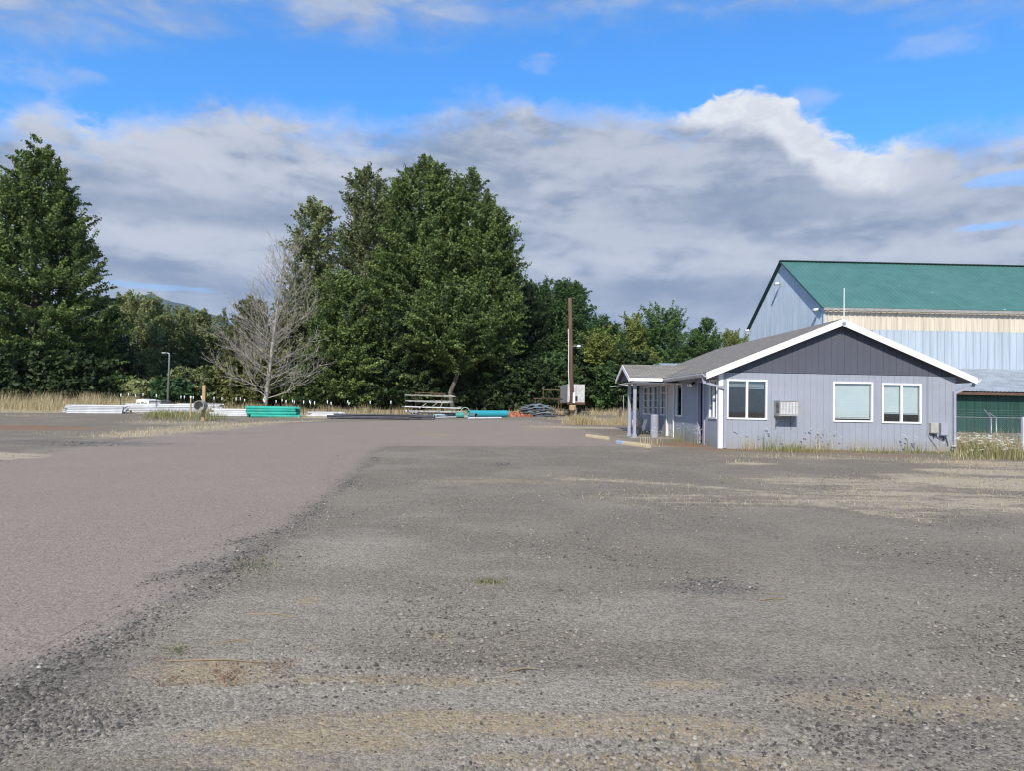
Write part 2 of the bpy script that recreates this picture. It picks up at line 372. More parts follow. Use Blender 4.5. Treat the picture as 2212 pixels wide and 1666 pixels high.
# ------------------------------------------------------------------ ground with zone masks
def polysd(P, poly):
    """signed distance (inside +) of points (n,2) to a polygon"""
    poly = np.asarray(poly, float); n = len(poly); d2 = np.full(len(P), 1e18); ins = np.zeros(len(P), bool)
    for i in range(n):
        a, b = poly[i], poly[(i + 1) % n]; ab = b - a
        t = np.clip(((P - a) @ ab) / max(ab @ ab, 1e-9), 0, 1); q = P - a - t[:, None] * ab; d2 = np.minimum(d2, (q * q).sum(1))
        cond = (a[1] > P[:, 1]) != (b[1] > P[:, 1])
        xi = a[0] + (P[:, 1] - a[1]) * (b[0] - a[0]) / (b[1] - a[1] + 1e-12)
        ins ^= cond & (P[:, 0] < xi)
    return np.where(ins, 1, -1) * np.sqrt(d2)
def linemask(P, px, wid):
    """soft mask along a polyline through ground points; wid = half width in metres at every vertex"""
    q = np.array([(gp(*p).x, gp(*p).y) for p in px]); best = np.full(len(P), -9.0)
    for i in range(len(q) - 1):
        a, b = q[i], q[i + 1]; ab = b - a; t = np.clip(((P - a) @ ab) / max(ab @ ab, 1e-9), 0, 1)
        d = np.sqrt(((P - a - t[:, None] * ab) ** 2).sum(1)); w = wid[i] + (wid[i + 1] - wid[i]) * t
        best = np.maximum(best, 1 - d / w)
    return np.clip(best, 0, 1)
def blobmask(P, u, v, ru, rv):
    c = gp(u, v); rx = ru / FPX * c.y; a, b = gp(u, v - rv), gp(u, v + rv); ry = max(0.1, (a.y - b.y) / 2)
    q = ((P[:, 0] - c.x) / rx) ** 2 + ((P[:, 1] - c.y) / ry) ** 2
    return np.clip(1 - q, 0, 1)
def polymask(P, px, soft):
    return np.clip(polysd(P, [(gp(*p).x, gp(*p).y) for p in px]) / soft + 0.5, 0, 1)
ROAD_PX = [(-900, 1180), (-400, 1072), (0, 996), (90, 981), (280, 951), (470, 927), (590, 917), (800, 911), (1000, 908), (1150, 909), (1215, 917), (1262, 930), (1330, 946), (1420, 961), (1500, 968),
           (1340, 965), (1100, 966), (835, 964), (805, 975), (765, 1008), (720, 1058), (640, 1125), (480, 1222), (250, 1375), (0, 1470), (-700, 1640)]
def zones(P):
    z = {}
    z['road'] = polymask(P, ROAD_PX, 0.7)
    dk = linemask(P, [(-200, 1600), (60, 1500), (230, 1400), (390, 1305), (520, 1220), (610, 1150), (700, 1085), (775, 1030), (810, 990)], [0.5, 0.55, 0.45, 0.36, 0.34, 0.28, 0.26, 0.24, 0.2])
    dk *= 0.78 + 0.3 * np.sin(P[:, 1] * 2.3 + np.sin(P[:, 0] * 3))
    dk = np.maximum(dk, 0.9 * linemask(P, [(330, 1255), (420, 1232), (520, 1205)], [0.3, 0.32, 0.4]))
    dk = np.maximum(dk, 0.8 * linemask(P, [(500, 1175), (560, 1160), (640, 1140)], [0.3, 0.3, 0.4]))
    for b in ((1545, 1270, 130, 26, 0.75), (1080, 1005, 30, 5, 0.9), (1750, 1480, 260, 70, 0.55), (2000, 1600, 300, 80, 0.6), (120, 1560, 220, 60, 0.7), (150, 958, 330, 8, 0.8), (460, 937, 120, 5, 0.6), (1370, 1500, 60, 14, 0.3)):
        dk = np.maximum(dk, b[4] * np.sqrt(blobmask(P, *b[:4])))
    z['dark'] = dk
    pl = np.zeros(len(P))
    for b in ((700, 1330, 420, 90, 0.6), (1100, 1500, 900, 70, 0.8), (1000, 1250, 500, 110, 0.35), (650, 1470, 380, 90, 0.85), (900, 1090, 260, 40, 0.3), (1700, 1420, 420, 60, 0.5), (1950, 1260, 300, 60, 0.4), (1100, 1600, 1400, 90, 0.8), (1500, 1330, 500, 70, 0.6), (760, 1190, 200, 60, 0.7)):
        pl = np.maximum(pl, b[4] * np.sqrt(blobmask(P, *b[:4])))
    z['pale'] = pl
    tn = np.zeros(len(P))
    for b in ((1000, 1562, 520, 34, 1.0), (700, 1600, 380, 40, 0.9), (1450, 1570, 260, 40, 0.9), (1480, 1482, 90, 14, 1.0), (900, 1470, 320, 10, 0.9), (480, 1455, 200, 34, 0.8),
              (1900, 1525, 300, 50, 0.8), (1500, 1650, 700, 18, 0.7), (550, 1650, 400, 18, 0.7), (920, 1372, 45, 14, 0.9), (1350, 1446, 35, 8, 0.7), (680, 1300, 45, 12, 0.7), (690, 1400, 60, 16, 0.6),
              (940, 940, 55, 3, 0.8), (1160, 928, 55, 4, 0.7), (1120, 1042, 230, 9, 0.55), (2150, 1515, 120, 40, 0.6), (1290, 1562, 220, 22, 0.6)):
        tn = np.maximum(tn, b[4] * np.sqrt(blobmask(P, *b[:4])))
    z['tan'] = tn
    stw = 0.72 * linemask(P, [(1230, 1034), (1340, 1040), (1480, 1050), (1600, 1060), (1720, 1078), (1800, 1097), (1900, 1112), (1990, 1122)], [0.7, 0.6, 0.5, 0.5, 0.5, 0.5, 0.5, 0.6])
    for b in ((2150, 1045, 260, 16, 1.0), (2180, 1022, 220, 9, 1.0), (1820, 1042, 300, 12, 0.75), (2000, 1080, 460, 36, 0.66), (1560, 1078, 380, 30, 0.5), (1620, 1003, 70, 4, 0.8), (1750, 990, 300, 5, 0.55), (2000, 1030, 160, 7, 0.7), (2140, 1085, 160, 10, 0.8), (1930, 1068, 200, 6, 0.85), (2130, 1003, 200, 10, 0.8)):
        stw = np.maximum(stw, b[4] * np.sqrt(blobmask(P, *b[:4])))
    stw = np.maximum(stw, linemask(P, [(250, 944), (330, 936), (430, 926), (520, 918), (600, 913), (680, 911)], [2.0, 2.4, 2.6, 2.2, 1.6, 0.8]))
    stw = np.maximum(stw, np.sqrt(blobmask(P, -40, 986, 170, 11)))
    for b in ((420, 915, 200, 5, 0.7), (200, 941, 260, 3, 0.5), (1270, 925, 170, 3, 0.9), (1290, 908, 130, 4, 0.8), (60, 900, 80, 2, 0.6), (1400, 965, 80, 3, 0.5)):
        stw = np.maximum(stw, b[4] * np.sqrt(blobmask(P, *b[:4])))
    stw = np.maximum(stw, polymask(P, [(-1500, 893), (260, 893), (340, 897), (560, 903), (700, 906), (1020, 899), (1180, 895), (1230, 892), (1500, 890), (1500, 868), (1200, 866), (-1500, 858)], 1.5) * 0.9)
    z['straw'] = stw
    rs = np.zeros(len(P))
    for b in ((60, 925, 190, 7, 1.0), (230, 905, 110, 4, 0.5), (330, 930, 130, 5, 0.4), (470, 1440, 170, 22, 0.25), (1480, 962, 110, 6, 1.0), (1700, 975, 260, 4, 0.9), (1560, 978, 60, 3, 0.5), (1900, 985, 200, 5, 0.6), (2060, 1000, 150, 6, 0.4), (890, 902, 160, 3, 0.4)):
        rs = np.maximum(rs, b[4] * np.sqrt(blobmask(P, *b[:4])))
    z['rust'] = rs
    gr = np.zeros(len(P))
    for b in ((545, 1222, 50, 14, 0.7), (1050, 1258, 35, 9, 0.8), (380, 1410, 40, 16, 0.5), (2120, 985, 160, 14, 0.8), (400, 912, 120, 5, 0.6), (260, 922, 170, 7, 0.5), (1450, 990, 60, 3, 0.2), (1870, 1590, 60, 12, 0.3)):
        gr = np.maximum(gr, b[4] * np.sqrt(blobmask(P, *b[:4])))
    z['green'] = gr
    return z
def ground_mat():
    m = bpy.data.materials.new('gravel_ground'); m.use_nodes = True; t = NT(m.node_tree); b = t.n['Principled BSDF']
    g = t.new('ShaderNodeNewGeometry'); P = g.outputs['Position']
    att = lambda k: t.new('ShaderNodeAttribute', attribute_name=k).outputs['Fac']
    n1 = t.noise(P, 0.55, 6, 0.6, 0.3); n2 = t.noise(P, 5.0, 5, 0.65); n3 = t.noise(P, 28.0, 4, 0.65); n4 = t.noise(P, 130.0, 2, 0.6)
    v1 = t.voro(P, 58.0); v2 = t.voro(P, 130.0)
    s1 = t.new('ShaderNodeSeparateColor'); t.l.new(v1.outputs['Color'], s1.inputs[0])
    s2 = t.new('ShaderNodeSeparateColor'); t.l.new(v2.outputs['Color'], s2.inputs[0])
    stone = t.math('ADD', t.math('MULTIPLY', s1.outputs[0], 0.4), t.math('ADD', t.math('MULTIPLY', s2.outputs[0], 0.35), t.math('MULTIPLY', n4, 0.25)))
    stone = t.math('ADD', t.math('MULTIPLY', t.math('SUBTRACT', stone, 0.5), 1.35), 0.52, clamp=True)
    mpS = t.new('ShaderNodeMapping'); mpS.inputs['Scale'].default_value = (0.45, 1.9, 1); t.l.new(P, mpS.inputs[0]); nS = t.noise(mpS.outputs[0], 1.3, 6, 0.68, 0.5)
    nM = t.math('ADD', t.math('MULTIPLY', nS, 0.45), t.math('ADD', t.math('MULTIPLY', n2, 0.3), t.math('MULTIPLY', n3, 0.25)))
    sharp = lambda mk, k=0.9, lo=0.35, hi=0.75: t.smooth(t.math('ADD', mk, t.math('MULTIPLY', t.math('SUBTRACT', nM, 0.5), 2.6 * k)), lo, hi)
    grey = t.mix(stone, (0.084, 0.070, 0.053), (0.340, 0.283, 0.212))
    grey = t.mix(t.smooth(n1, 0.42, 0.68, 0.0, 0.45), grey, t.mix(stone, (0.19, 0.16, 0.12), (0.48, 0.41, 0.315)))
    grey = t.mix(t.smooth(nS, 0.5, 0.72, 0.0, 0.28), grey, t.mix(stone, (0.19, 0.16, 0.12), (0.48, 0.41, 0.315)))
    grey = t.mix(t.math('MULTIPLY', sharp(att('pale'), 0.6, 0.15, 0.9), 0.75), grey, t.mix(stone, (0.175, 0.150, 0.116), (0.52, 0.452, 0.355)))
    pebb = t.math('MULTIPLY', t.math('GREATER_THAN', s2.outputs[1], 0.955), t.smooth(v2.outputs['Distance'], 0.32, 0.22))
    grey = t.mix(pebb, grey, (0.50, 0.47, 0.42))
    v3 = t.voro(P, 75.0); s3 = t.new('ShaderNodeSeparateColor'); t.l.new(v3.outputs['Color'], s3.inputs[0])
    spk = t.smooth(v3.outputs['Distance'], 0.36, 0.2)
    grey = t.mix(t.math('MULTIPLY', t.math('GREATER_THAN', s3.outputs[0], 0.86), t.math('MULTIPLY', spk, 0.8)), grey, (0.42, 0.385, 0.33))
    grey = t.mix(t.math('MULTIPLY', t.math('LESS_THAN', s3.outputs[0], 0.12), t.math('MULTIPLY', spk, 0.75)), grey, (0.06, 0.055, 0.048))
    road = t.mix(stone, (0.180, 0.142, 0.112), (0.405, 0.330, 0.262))
    road = t.mix(t.smooth(n1, 0.4, 0.7, 0.0, 0.35), road, t.mix(stone, (0.24, 0.198, 0.16), (0.41, 0.345, 0.28)))
    road = t.mix(t.math('MULTIPLY', t.math('GREATER_THAN', s1.outputs[1], 0.975), t.smooth(v1.outputs['Distance'], 0.4, 0.25)), road, (0.06, 0.058, 0.058))
    c = t.mix(sharp(att('road'), 0.8, 0.3, 0.75), grey, road)
    c = t.mix(sharp(att('tan'), 1.1, 0.30, 0.85), c, t.mix(stone, (0.215, 0.163, 0.095), (0.47, 0.37, 0.235)))
    c = t.mix(t.math('MULTIPLY', sharp(att('dark'), 1.7, 0.32, 0.95), 0.6), c, t.mix(stone, (0.04, 0.037, 0.032), (0.24, 0.22, 0.19)))
    c = t.mix(t.math('MULTIPLY', sharp(att('rust'), 1.2, 0.35, 0.85), 0.8), c, t.mix(stone, (0.15, 0.085, 0.05), (0.38, 0.22, 0.12)))
    c = t.mix(t.math('MULTIPLY', sharp(att('green'), 1.4, 0.4, 0.9), 0.7), c, t.mix(stone, (0.06, 0.07, 0.03), (0.19, 0.20, 0.10)))
    c = t.mix(t.math('MULTIPLY', sharp(att('straw'), 1.3, 0.35, 0.9), 0.85), c, t.mix(n3, (0.34, 0.265, 0.175), (0.64, 0.54, 0.395)))
    t.l.new(c, b.inputs['Base Color']); b.inputs['Roughness'].default_value = 0.92; b.inputs['Specular IOR Level'].default_value = 0.25
    dome = t.math('SUBTRACT', 1.0, t.math('MULTIPLY', v1.outputs['Distance'], 1.3)); dome2 = t.math('SUBTRACT', 1.0, v2.outputs['Distance'])
    h = t.math('ADD', t.math('MULTIPLY', t.math('MULTIPLY', dome, s1.outputs[2]), 0.9), t.math('ADD', t.math('MULTIPLY', dome2, 0.35), t.math('MULTIPLY', n3, 0.8)))
    h = t.math('MULTIPLY', h, t.math('SUBTRACT', 1.0, t.math('MULTIPLY', att('road'), 0.45)))
    bp = t.new('ShaderNodeBump'); bp.inputs['Strength'].default_value = 0.75; bp.inputs['Distance'].default_value = 0.008
    t.l.new(h, bp.inputs['Height']); t.l.new(bp.outputs[0], b.inputs['Normal'])
    return m
GROUNDM = ground_mat()
def sheet(name, xs, ys, dz=0.0, keep=None, feather=None):
    X, Yg = np.meshgrid(xs, ys); P = np.stack([X.ravel(), Yg.ravel()], 1); nx, ny = len(xs), len(ys)
    z = terr(P[:, 0], P[:, 1]) + (dz if feather is None else 0.0008 + dz * np.clip(feather(P) / 0.6, 0, 1))
    if name == 'ground':
        z += 0.010 * np.sin(P[:, 0] * 1.7 + 1.3 * np.sin(P[:, 1] * 0.9)) * np.cos(P[:, 1] * 1.3) * (P[:, 1] < 30) * (zones(P)['road'] < 0.02)
    V = np.column_stack([P, z]); i = np.arange((nx - 1) * (ny - 1)); r, c = i // (nx - 1), i % (nx - 1); a = r * nx + c
    F = np.stack([a, a + 1, a + nx + 1, a + nx], 1)
    if keep is not None:
        k = keep(P); F = F[k[F].all(1)]; used = np.unique(F); rm = np.full(len(V), -1); rm[used] = np.arange(len(used)); V = V[used]; F = rm[F]; P = P[used]
    o = mesh_np(name, V, F, GROUNDM, smooth=True)
    for k, v in zones(P).items():
        a_ = o.data.attributes.new(k, 'FLOAT', 'POINT'); a_.data.foreach_set('value', v.astype(np.float32))
    tag(o, kind='structure'); return o
core = np.arange(-34, 44.01, 0.26); ex = 46 * 1.35 ** np.arange(0, 17)
xs = np.concatenate([-(ex[::-1] - 8), core, ex])
ys = np.concatenate([[-400, -60, -20, -6, 0], 1.5 * 60 ** (np.arange(331) / 330), 95 * 1.4 ** np.arange(0, 15)])
sheet('ground', xs, ys)
roadpoly = [(gp(*p).x, gp(*p).y) for p in ROAD_PX]
rx = np.arange(-26, 14, 0.12)
ry = np.concatenate([[0.5], 1.5 * 40 ** (np.arange(420) / 419)])
def road_in(P):
    wob = 0.22 * np.sin(P[:, 0] * 3.1 + P[:, 1]) + 0.16 * np.sin(P[:, 1] * 5.3 - P[:, 0] * 2.2) + 0.1 * np.sin(P[:, 0] * 11 + 3 * P[:, 1])
    return polysd(P, roadpoly) + wob - 0.3
def keep_road(P): return road_in(P) > 0
sheet('gravel_road', rx, ry, 0.004, keep_road, road_in)

# loose stones on the gravel: uncountable, one object
def scatter_stones():
    n = 420000
    y = 2.6 * (20 / 2.6) ** (RNG.random(n) ** 1.1); x = (RNG.random(n) * 2 - 1) * (y * 0.78 + 0.4)
    P = np.column_stack([x, y]); Z = zones(P)
    lump = 0.5 + 0.5 * np.sin(x * 2.1 + 1.7 * np.sin(y * 1.3)) * np.sin(y * 1.9 + np.sin(x * 1.1))
    wide = linemask(P, [(-200, 1600), (60, 1500), (230, 1400), (390, 1305), (520, 1220), (610, 1150), (700, 1085), (775, 1030), (810, 990)], [1.7, 1.7, 1.5, 1.3, 1.2, 1.1, 1.0, .9, .7])
    dens = 0.10 + 0.9 * Z['dark'] ** 0.8 + 0.35 * wide ** 2 + 0.30 * Z['tan'] + 0.12 * lump - 0.09 * Z['road'] + 0.2 * np.clip((5.5 - y) / 2.5, 0, 1) * (1 - Z['road'])
    ok = RNG.random(n) < np.clip(dens, 0.015, 1) * 0.62
    P = P[ok]; dk = Z['dark'][ok]; tn = Z['tan'][ok]; n = len(P)
    s = (0.005 + 0.014 * RNG.random(n) ** 2.5 + 0.008 * dk * RNG.random(n)) * (0.8 + 0.03 * P[:, 1])
    base = np.array([(1, 0, 0), (0.31, 0.95, 0), (-0.81, 0.59, 0), (-0.81, -0.59, 0), (0.31, -0.95, 0), (0.4, 0.1, 0.62), (-0.35, 0.3, 0.7), (-0.05, -0.45, 0.6)])
    fac = np.array([(0, 1, 5), (1, 6, 5), (1, 2, 6), (2, 3, 6), (3, 7, 6), (3, 4, 7), (4, 0, 7), (0, 5, 7), (5, 6, 7)])
    ang = RNG.random(n) * 6.283; ca, sa = np.cos(ang), np.sin(ang)
    B = base[None] * (1 + 0.35 * (RNG.random((n, 8, 1)) - 0.5)) * np.stack([np.ones(n), 0.6 + 0.4 * RNG.random(n), 0.5 + 0.6 * RNG.random(n)], 1)[:, None, :] * s[:, None, None]
    Xr = B[:, :, 0] * ca[:, None] - B[:, :, 1] * sa[:, None] + P[:, 0:1]; Yr = B[:, :, 0] * sa[:, None] + B[:, :, 1] * ca[:, None] + P[:, 1:2]
    Zr = B[:, :, 2] + (terr(P[:, 0], P[:, 1]))[:, None] - 0.003
    V = np.stack([Xr, Yr, Zr], 2).reshape(-1, 3); F = (fac[None] + (np.arange(n) * 8)[:, None, None]).reshape(-1, 3)
    tint = np.clip(0.46 + 0.27 * RNG.standard_normal(n) - 0.36 * dk + 0.1 * tn, 0, 1); tint[RNG.random(n) < 0.0022] = 1.6
    m = bpy.data.materials.new('loose_stone'); m.use_nodes = True; t = NT(m.node_tree); b = t.n['Principled BSDF']
    a = t.new('ShaderNodeAttribute', attribute_name='tint')
    t.l.new(t.mix(t.smooth(a.outputs['Fac'], 1.2, 1.5), t.mix(a.outputs['Fac'], (0.06, 0.053, 0.044), (0.37, 0.325, 0.262)), (0.46, 0.44, 0.41)), b.inputs['Base Color']); b.inputs['Roughness'].default_value = 0.9
    o = mesh_np('loose_gravel', V, F, m, tint=np.repeat(tint, 8)); tag(o, 'loose dark grey stones scattered over the yard and its ridge', 'gravel', kind='stuff')
scatter_stones()

# ------------------------------------------------------------------ grass and weeds
def blades(name, P, h, w, lean, mat_, label, cat, tint=None, seg=2, kind='stuff', parent=None, base=None):
    """curved grass blades: two stacked quads ending in a tip"""
    n = len(P); a = RNG.random(n) * 6.283; dx, dy = np.cos(a), np.sin(a); px, py = -dy, dx
    z0 = terr(P[:, 0], P[:, 1]) if base is None else base
    b = np.column_stack([P, z0]); L = lean * h * (0.3 + RNG.random(n))
    mid = b + np.column_stack([dx * L * 0.35, dy * L * 0.35, h * 0.6]); tip = b + np.column_stack([dx * L, dy * L, h])
    W = np.column_stack([px, py, np.zeros(n)]) * (w / 2)[:, None]
    V = np.stack([b - W, b + W, mid + W * 0.75, mid - W * 0.75, tip + W * 0.2, tip - W * 0.2], 1).reshape(-1, 3)
    i = np.arange(n)[:, None] * 6; F = np.concatenate([i + np.array([[0, 1, 2, 3]]), i + np.array([[3, 2, 4, 5]])], 1).reshape(-1, 4)
    tv = np.clip(0.5 + 0.28 * RNG.standard_normal(n), 0, 1) if tint is None else tint
    o = mesh_np(name, V, F, mat_, parent=parent, tint=np.repeat(tv, 6))
    if label: tag(o, label, cat)
    o['kind'] = kind
    return o
STRAW = leaf_mat('straw_blade', (0.36, 0.27, 0.16), (0.68, 0.57, 0.39), 0.3)
GREENB = leaf_mat('green_blade', (0.13, 0.14, 0.055), (0.40, 0.37, 0.17), 0.3)
BROWNW = leaf_mat('brown_weed', (0.12, 0.10, 0.05), (0.32, 0.27, 0.14), 0.3)
REDB = leaf_mat('red_weed', (0.20, 0.09, 0.06), (0.38, 0.23, 0.15), 0.2)
WFLOWER = mat('white_umbel', (0.66, 0.65, 0.55), 0.8, var=0.06)
def straw_field():
    n = 420000
    y = 6.5 + 17 * RNG.random(n); x = -6 + 24 * RNG.random(n); P = np.column_stack([x, y])
    s = zones(P)['straw']; cl = np.sin(x * 9 + 2 * np.sin(y * 7)) * np.sin(y * 8 + 2 * np.sin(x * 6)) * 0.5 + 0.5
    ok = RNG.random(n) < np.clip((s - 0.1) * 1.0, 0, 1) * (0.2 + 0.8 * cl ** 1.8) * 0.5
    inside = (x > 6.2) & (y > 21.8)
    P = P[ok & ~inside]; n = len(P)
    blades('dry_grass', P, 0.015 + 0.045 * RNG.random(n) ** 1.6, np.full(n, 0.006), 0.9, STRAW, 'short dead straw grass thinly growing through the gravel by the house', 'grass')
    # left strip and far strips
    n = 160000; y = 17 + 34 * RNG.random(n); x = -32 + 44 * RNG.random(n); P = np.column_stack([x, y]); s = zones(P)['straw']
    ok = (RNG.random(n) < np.clip(s - 0.25, 0, 1) * 0.9) & ~((x > 2.5) & (y > 21) & (y < 36)); P = P[ok]; n = len(P)
    blades('dry_grass', P, 0.04 + 0.10 * RNG.random(n), np.full(n, 0.012), 0.8, STRAW, 'short bleached grass along the left edge of the gravel road', 'grass')
straw_field()
def tall_grass(px, Y0, Y1, n, h0, h1, name, m, label, cat='grass', lean=0.45, w=0.014):
    a = np.array(px, float); t = RNG.random(n); x0 = np.interp(t, np.linspace(0, 1, len(a)), a)
    y = Y0 + (Y1 - Y0) * RNG.random(n) ** 1.2; x = (x0 - CX) / FPX * y
    cl = np.sin(x * 2.3 + 1.5 * np.sin(y)) * 0.5 + 0.5
    e = np.minimum(1, np.minimum(t, 1 - t) / 0.16) * np.minimum(1, 0.35 + (y - Y0) / (Y1 - Y0) * 4)
    big = np.sin(x * 0.9 + 1.1 * np.sin(y * 0.6)) * 0.5 + 0.5
    ok = RNG.random(n) < (0.35 + 0.65 * cl * big) * e; x, y, cl, e = x[ok], y[ok], cl[ok], e[ok]; n = len(x)
    return blades(name, np.column_stack([x, y]), (h0 + (h1 - h0) * RNG.random(n)) * (0.55 + 0.55 * cl) * (0.5 + 0.5 * e), np.full(n, w), lean, m, label, cat)
tall_grass([-150, 345], 43, 53, 20000, 0.4, 1.2, 'dry_grass', STRAW, 'tall golden dry grass under the big left tree', w=0.02)
tall_grass([330, 700], 47, 54, 6500, 0.15, 0.6, 'dry_grass', STRAW, 'dry grass standing behind the white and green pipe piles', w=0.018)
tall_grass([640, 1080], 46, 52, 5500, 0.15, 0.5, 'dry_grass', STRAW, 'dry grass between the green pipes and the loaded rack', w=0.018)
tall_grass([1080, 1480], 52, 60, 7000, 0.2, 0.6, 'dry_grass', STRAW, 'dry grass in front of the white trailer and the hedge', w=0.02)
tall_grass([340, 1100], 46, 53, 5000, 0.15, 0.7, 'weed_cover', BROWNW, 'low brown and olive weeds behind the pipe piles', 'weeds', w=0.025)
tall_grass([1212, 1400], 36.5, 38.5, 7000, 0.25, 0.62, 'dry_grass', STRAW, 'strip of dry grass at the foot of the wooden utility pole', w=0.014)
tall_grass([2040, 2400], 23.0, 31, 16000, 0.35, 0.85, 'dry_grass', STRAW, 'tall seeding grass in front of the chain link fence', w=0.012)
tall_grass([2020, 2420], 19.0, 24, 4500, 0.12, 0.45, 'dry_grass', STRAW, 'low dry grass mixed with the weeds at the right corner of the house', w=.012)
tall_grass([2040, 2420], 19.2, 23.5, 8000, 0.12, 0.38, 'weed_cover', GREENB, 'low green weeds beside the right corner of the house', 'weeds', w=0.016)
tall_grass([1560, 2090], 20.7, 21.75, 2600, 0.04, 0.22, 'weed_cover', GREENB, 'sparse low green weeds along the foot of the house front', 'weeds', w=0.012)
tall_grass([300, 500], 33.5, 43, 5000, 0.06, 0.38, 'weed_cover', GREENB, 'low green weeds round the wooden post with the round tube', 'weeds', w=0.02)
def flowers(P, hts, name, label, kind='stuff', parent=None, base=None, head=0.06):
    """stalks with flat white umbels"""
    n = len(P); mb = MB()
    for i in range(n):
        x, y = P[i]; z = tz(x, y) if base is None else base; h = hts[i]; dx, dy = random.gauss(0, .09) * h, random.gauss(0, .09) * h
        r = head * random.uniform(.5, 1.25); c = Vector((x + dx, y + dy, z + h)); tl = (random.uniform(-.35, .35), random.uniform(-.35, .35))
        for q in range(5):
            t = 6.283 * (q + random.random() * .6) / 5; rr = r * random.uniform(.35, .9); o = Vector((math.cos(t) * rr, math.sin(t) * rr, 0)); o.z = o.x * tl[0] + o.y * tl[1] + random.uniform(-.006, .006)
            k = r * random.uniform(.45, .7); p = c + o
            mb.add([p + Vector((k, 0, 0)), p + Vector((0, k, .004)), p + Vector((-k, 0, 0)), p + Vector((0, -k, .004)), p + Vector((0, 0, k * .5))], [(0, 1, 4), (1, 2, 4), (2, 3, 4), (3, 0, 4)])
    o = mb.build(name, WFLOWER, parent)
    if label: tag(o, label, 'flowers')
    o['kind'] = kind
    return o
n = 170; yy = 19.6 + 4.2 * RNG.random(n); uu = 2058 + 240 * RNG.random(n); Pf = np.column_stack([(uu - CX) / FPX * yy, yy])
flowers(Pf, 0.15 + 0.42 * RNG.random(n), 'white_wildflowers', 'white umbel wildflowers beside the right corner of the house')
blades('flower_stalks', Pf + 0.01, 0.3 + 0.45 * RNG.random(n), np.full(n, .008), 0.2, GREENB, 'green stalks under the white wildflowers at the house corner', 'flowers')
# red weeds and straws lying on the near gravel
n = 1100; c = np.array([(gp(u, v).x, gp(u, v).y) for u, v in zip(330 + 320 * RNG.random(n), 1425 + 60 * RNG.random(n))]); k = (np.sin(c[:, 0] * 13) * np.sin(c[:, 1] * 11 + c[:, 0] * 5) + RNG.normal(0, .5, len(c)) > 0.45); c = c[k]
blades('weed_cover', c, 0.005 + 0.014 * RNG.random(len(c)), np.full(len(c), .006), 2.6, REDB, 'creeping dark red weeds on a bare patch in the near gravel', 'weeds')
n = 170; c = np.array([(gp(u, v).x, gp(u, v).y) for u, v in zip(RNG.normal(550, 34, n), RNG.normal(1220, 12, n))] + [(gp(u, v).x, gp(u, v).y) for u, v in zip(RNG.normal(1055, 22, 150), RNG.normal(1258, 4, 150))] + [(gp(u, v).x, gp(u, v).y) for u, v in zip(RNG.normal(380, 14, 120), RNG.normal(1408, 8, 120))])
blades('weed_cover', c, 0.006 + 0.022 * RNG.random(len(c)), np.full(len(c), .007), 1.8, GREENB, 'small green weed patches in the dark gravel ridge', 'weeds')
for (u0, v0, u1, v1), lb in zip([(360, 1432, 578, 1436), (455, 1395, 542, 1388), (535, 1330, 650, 1338), (1095, 1455, 1165, 1450), (1640, 1300, 1700, 1298)],
        ['long pale dry stalk lying across the bare red patch', 'short pale dry stalk lying left behind the red patch', 'bleached curved stalk lying on the dark gravel ridge', 'thin dry stalk lying on the plain middle gravel', 'bent dry stalk lying behind the dark gravel patch']):
    a, b = gp(u0, v0), gp(u1, v1); mid = (a + b) / 2 + Vector((0.02, 0.03, 0.012))
    tag(MB().tube([a + Vector((0, 0, .008)), mid, b + Vector((0, 0, .008))], [0.005, 0.0045, 0.002], 5).build('dry_stalk', STRAW), lb, 'dry stalk')

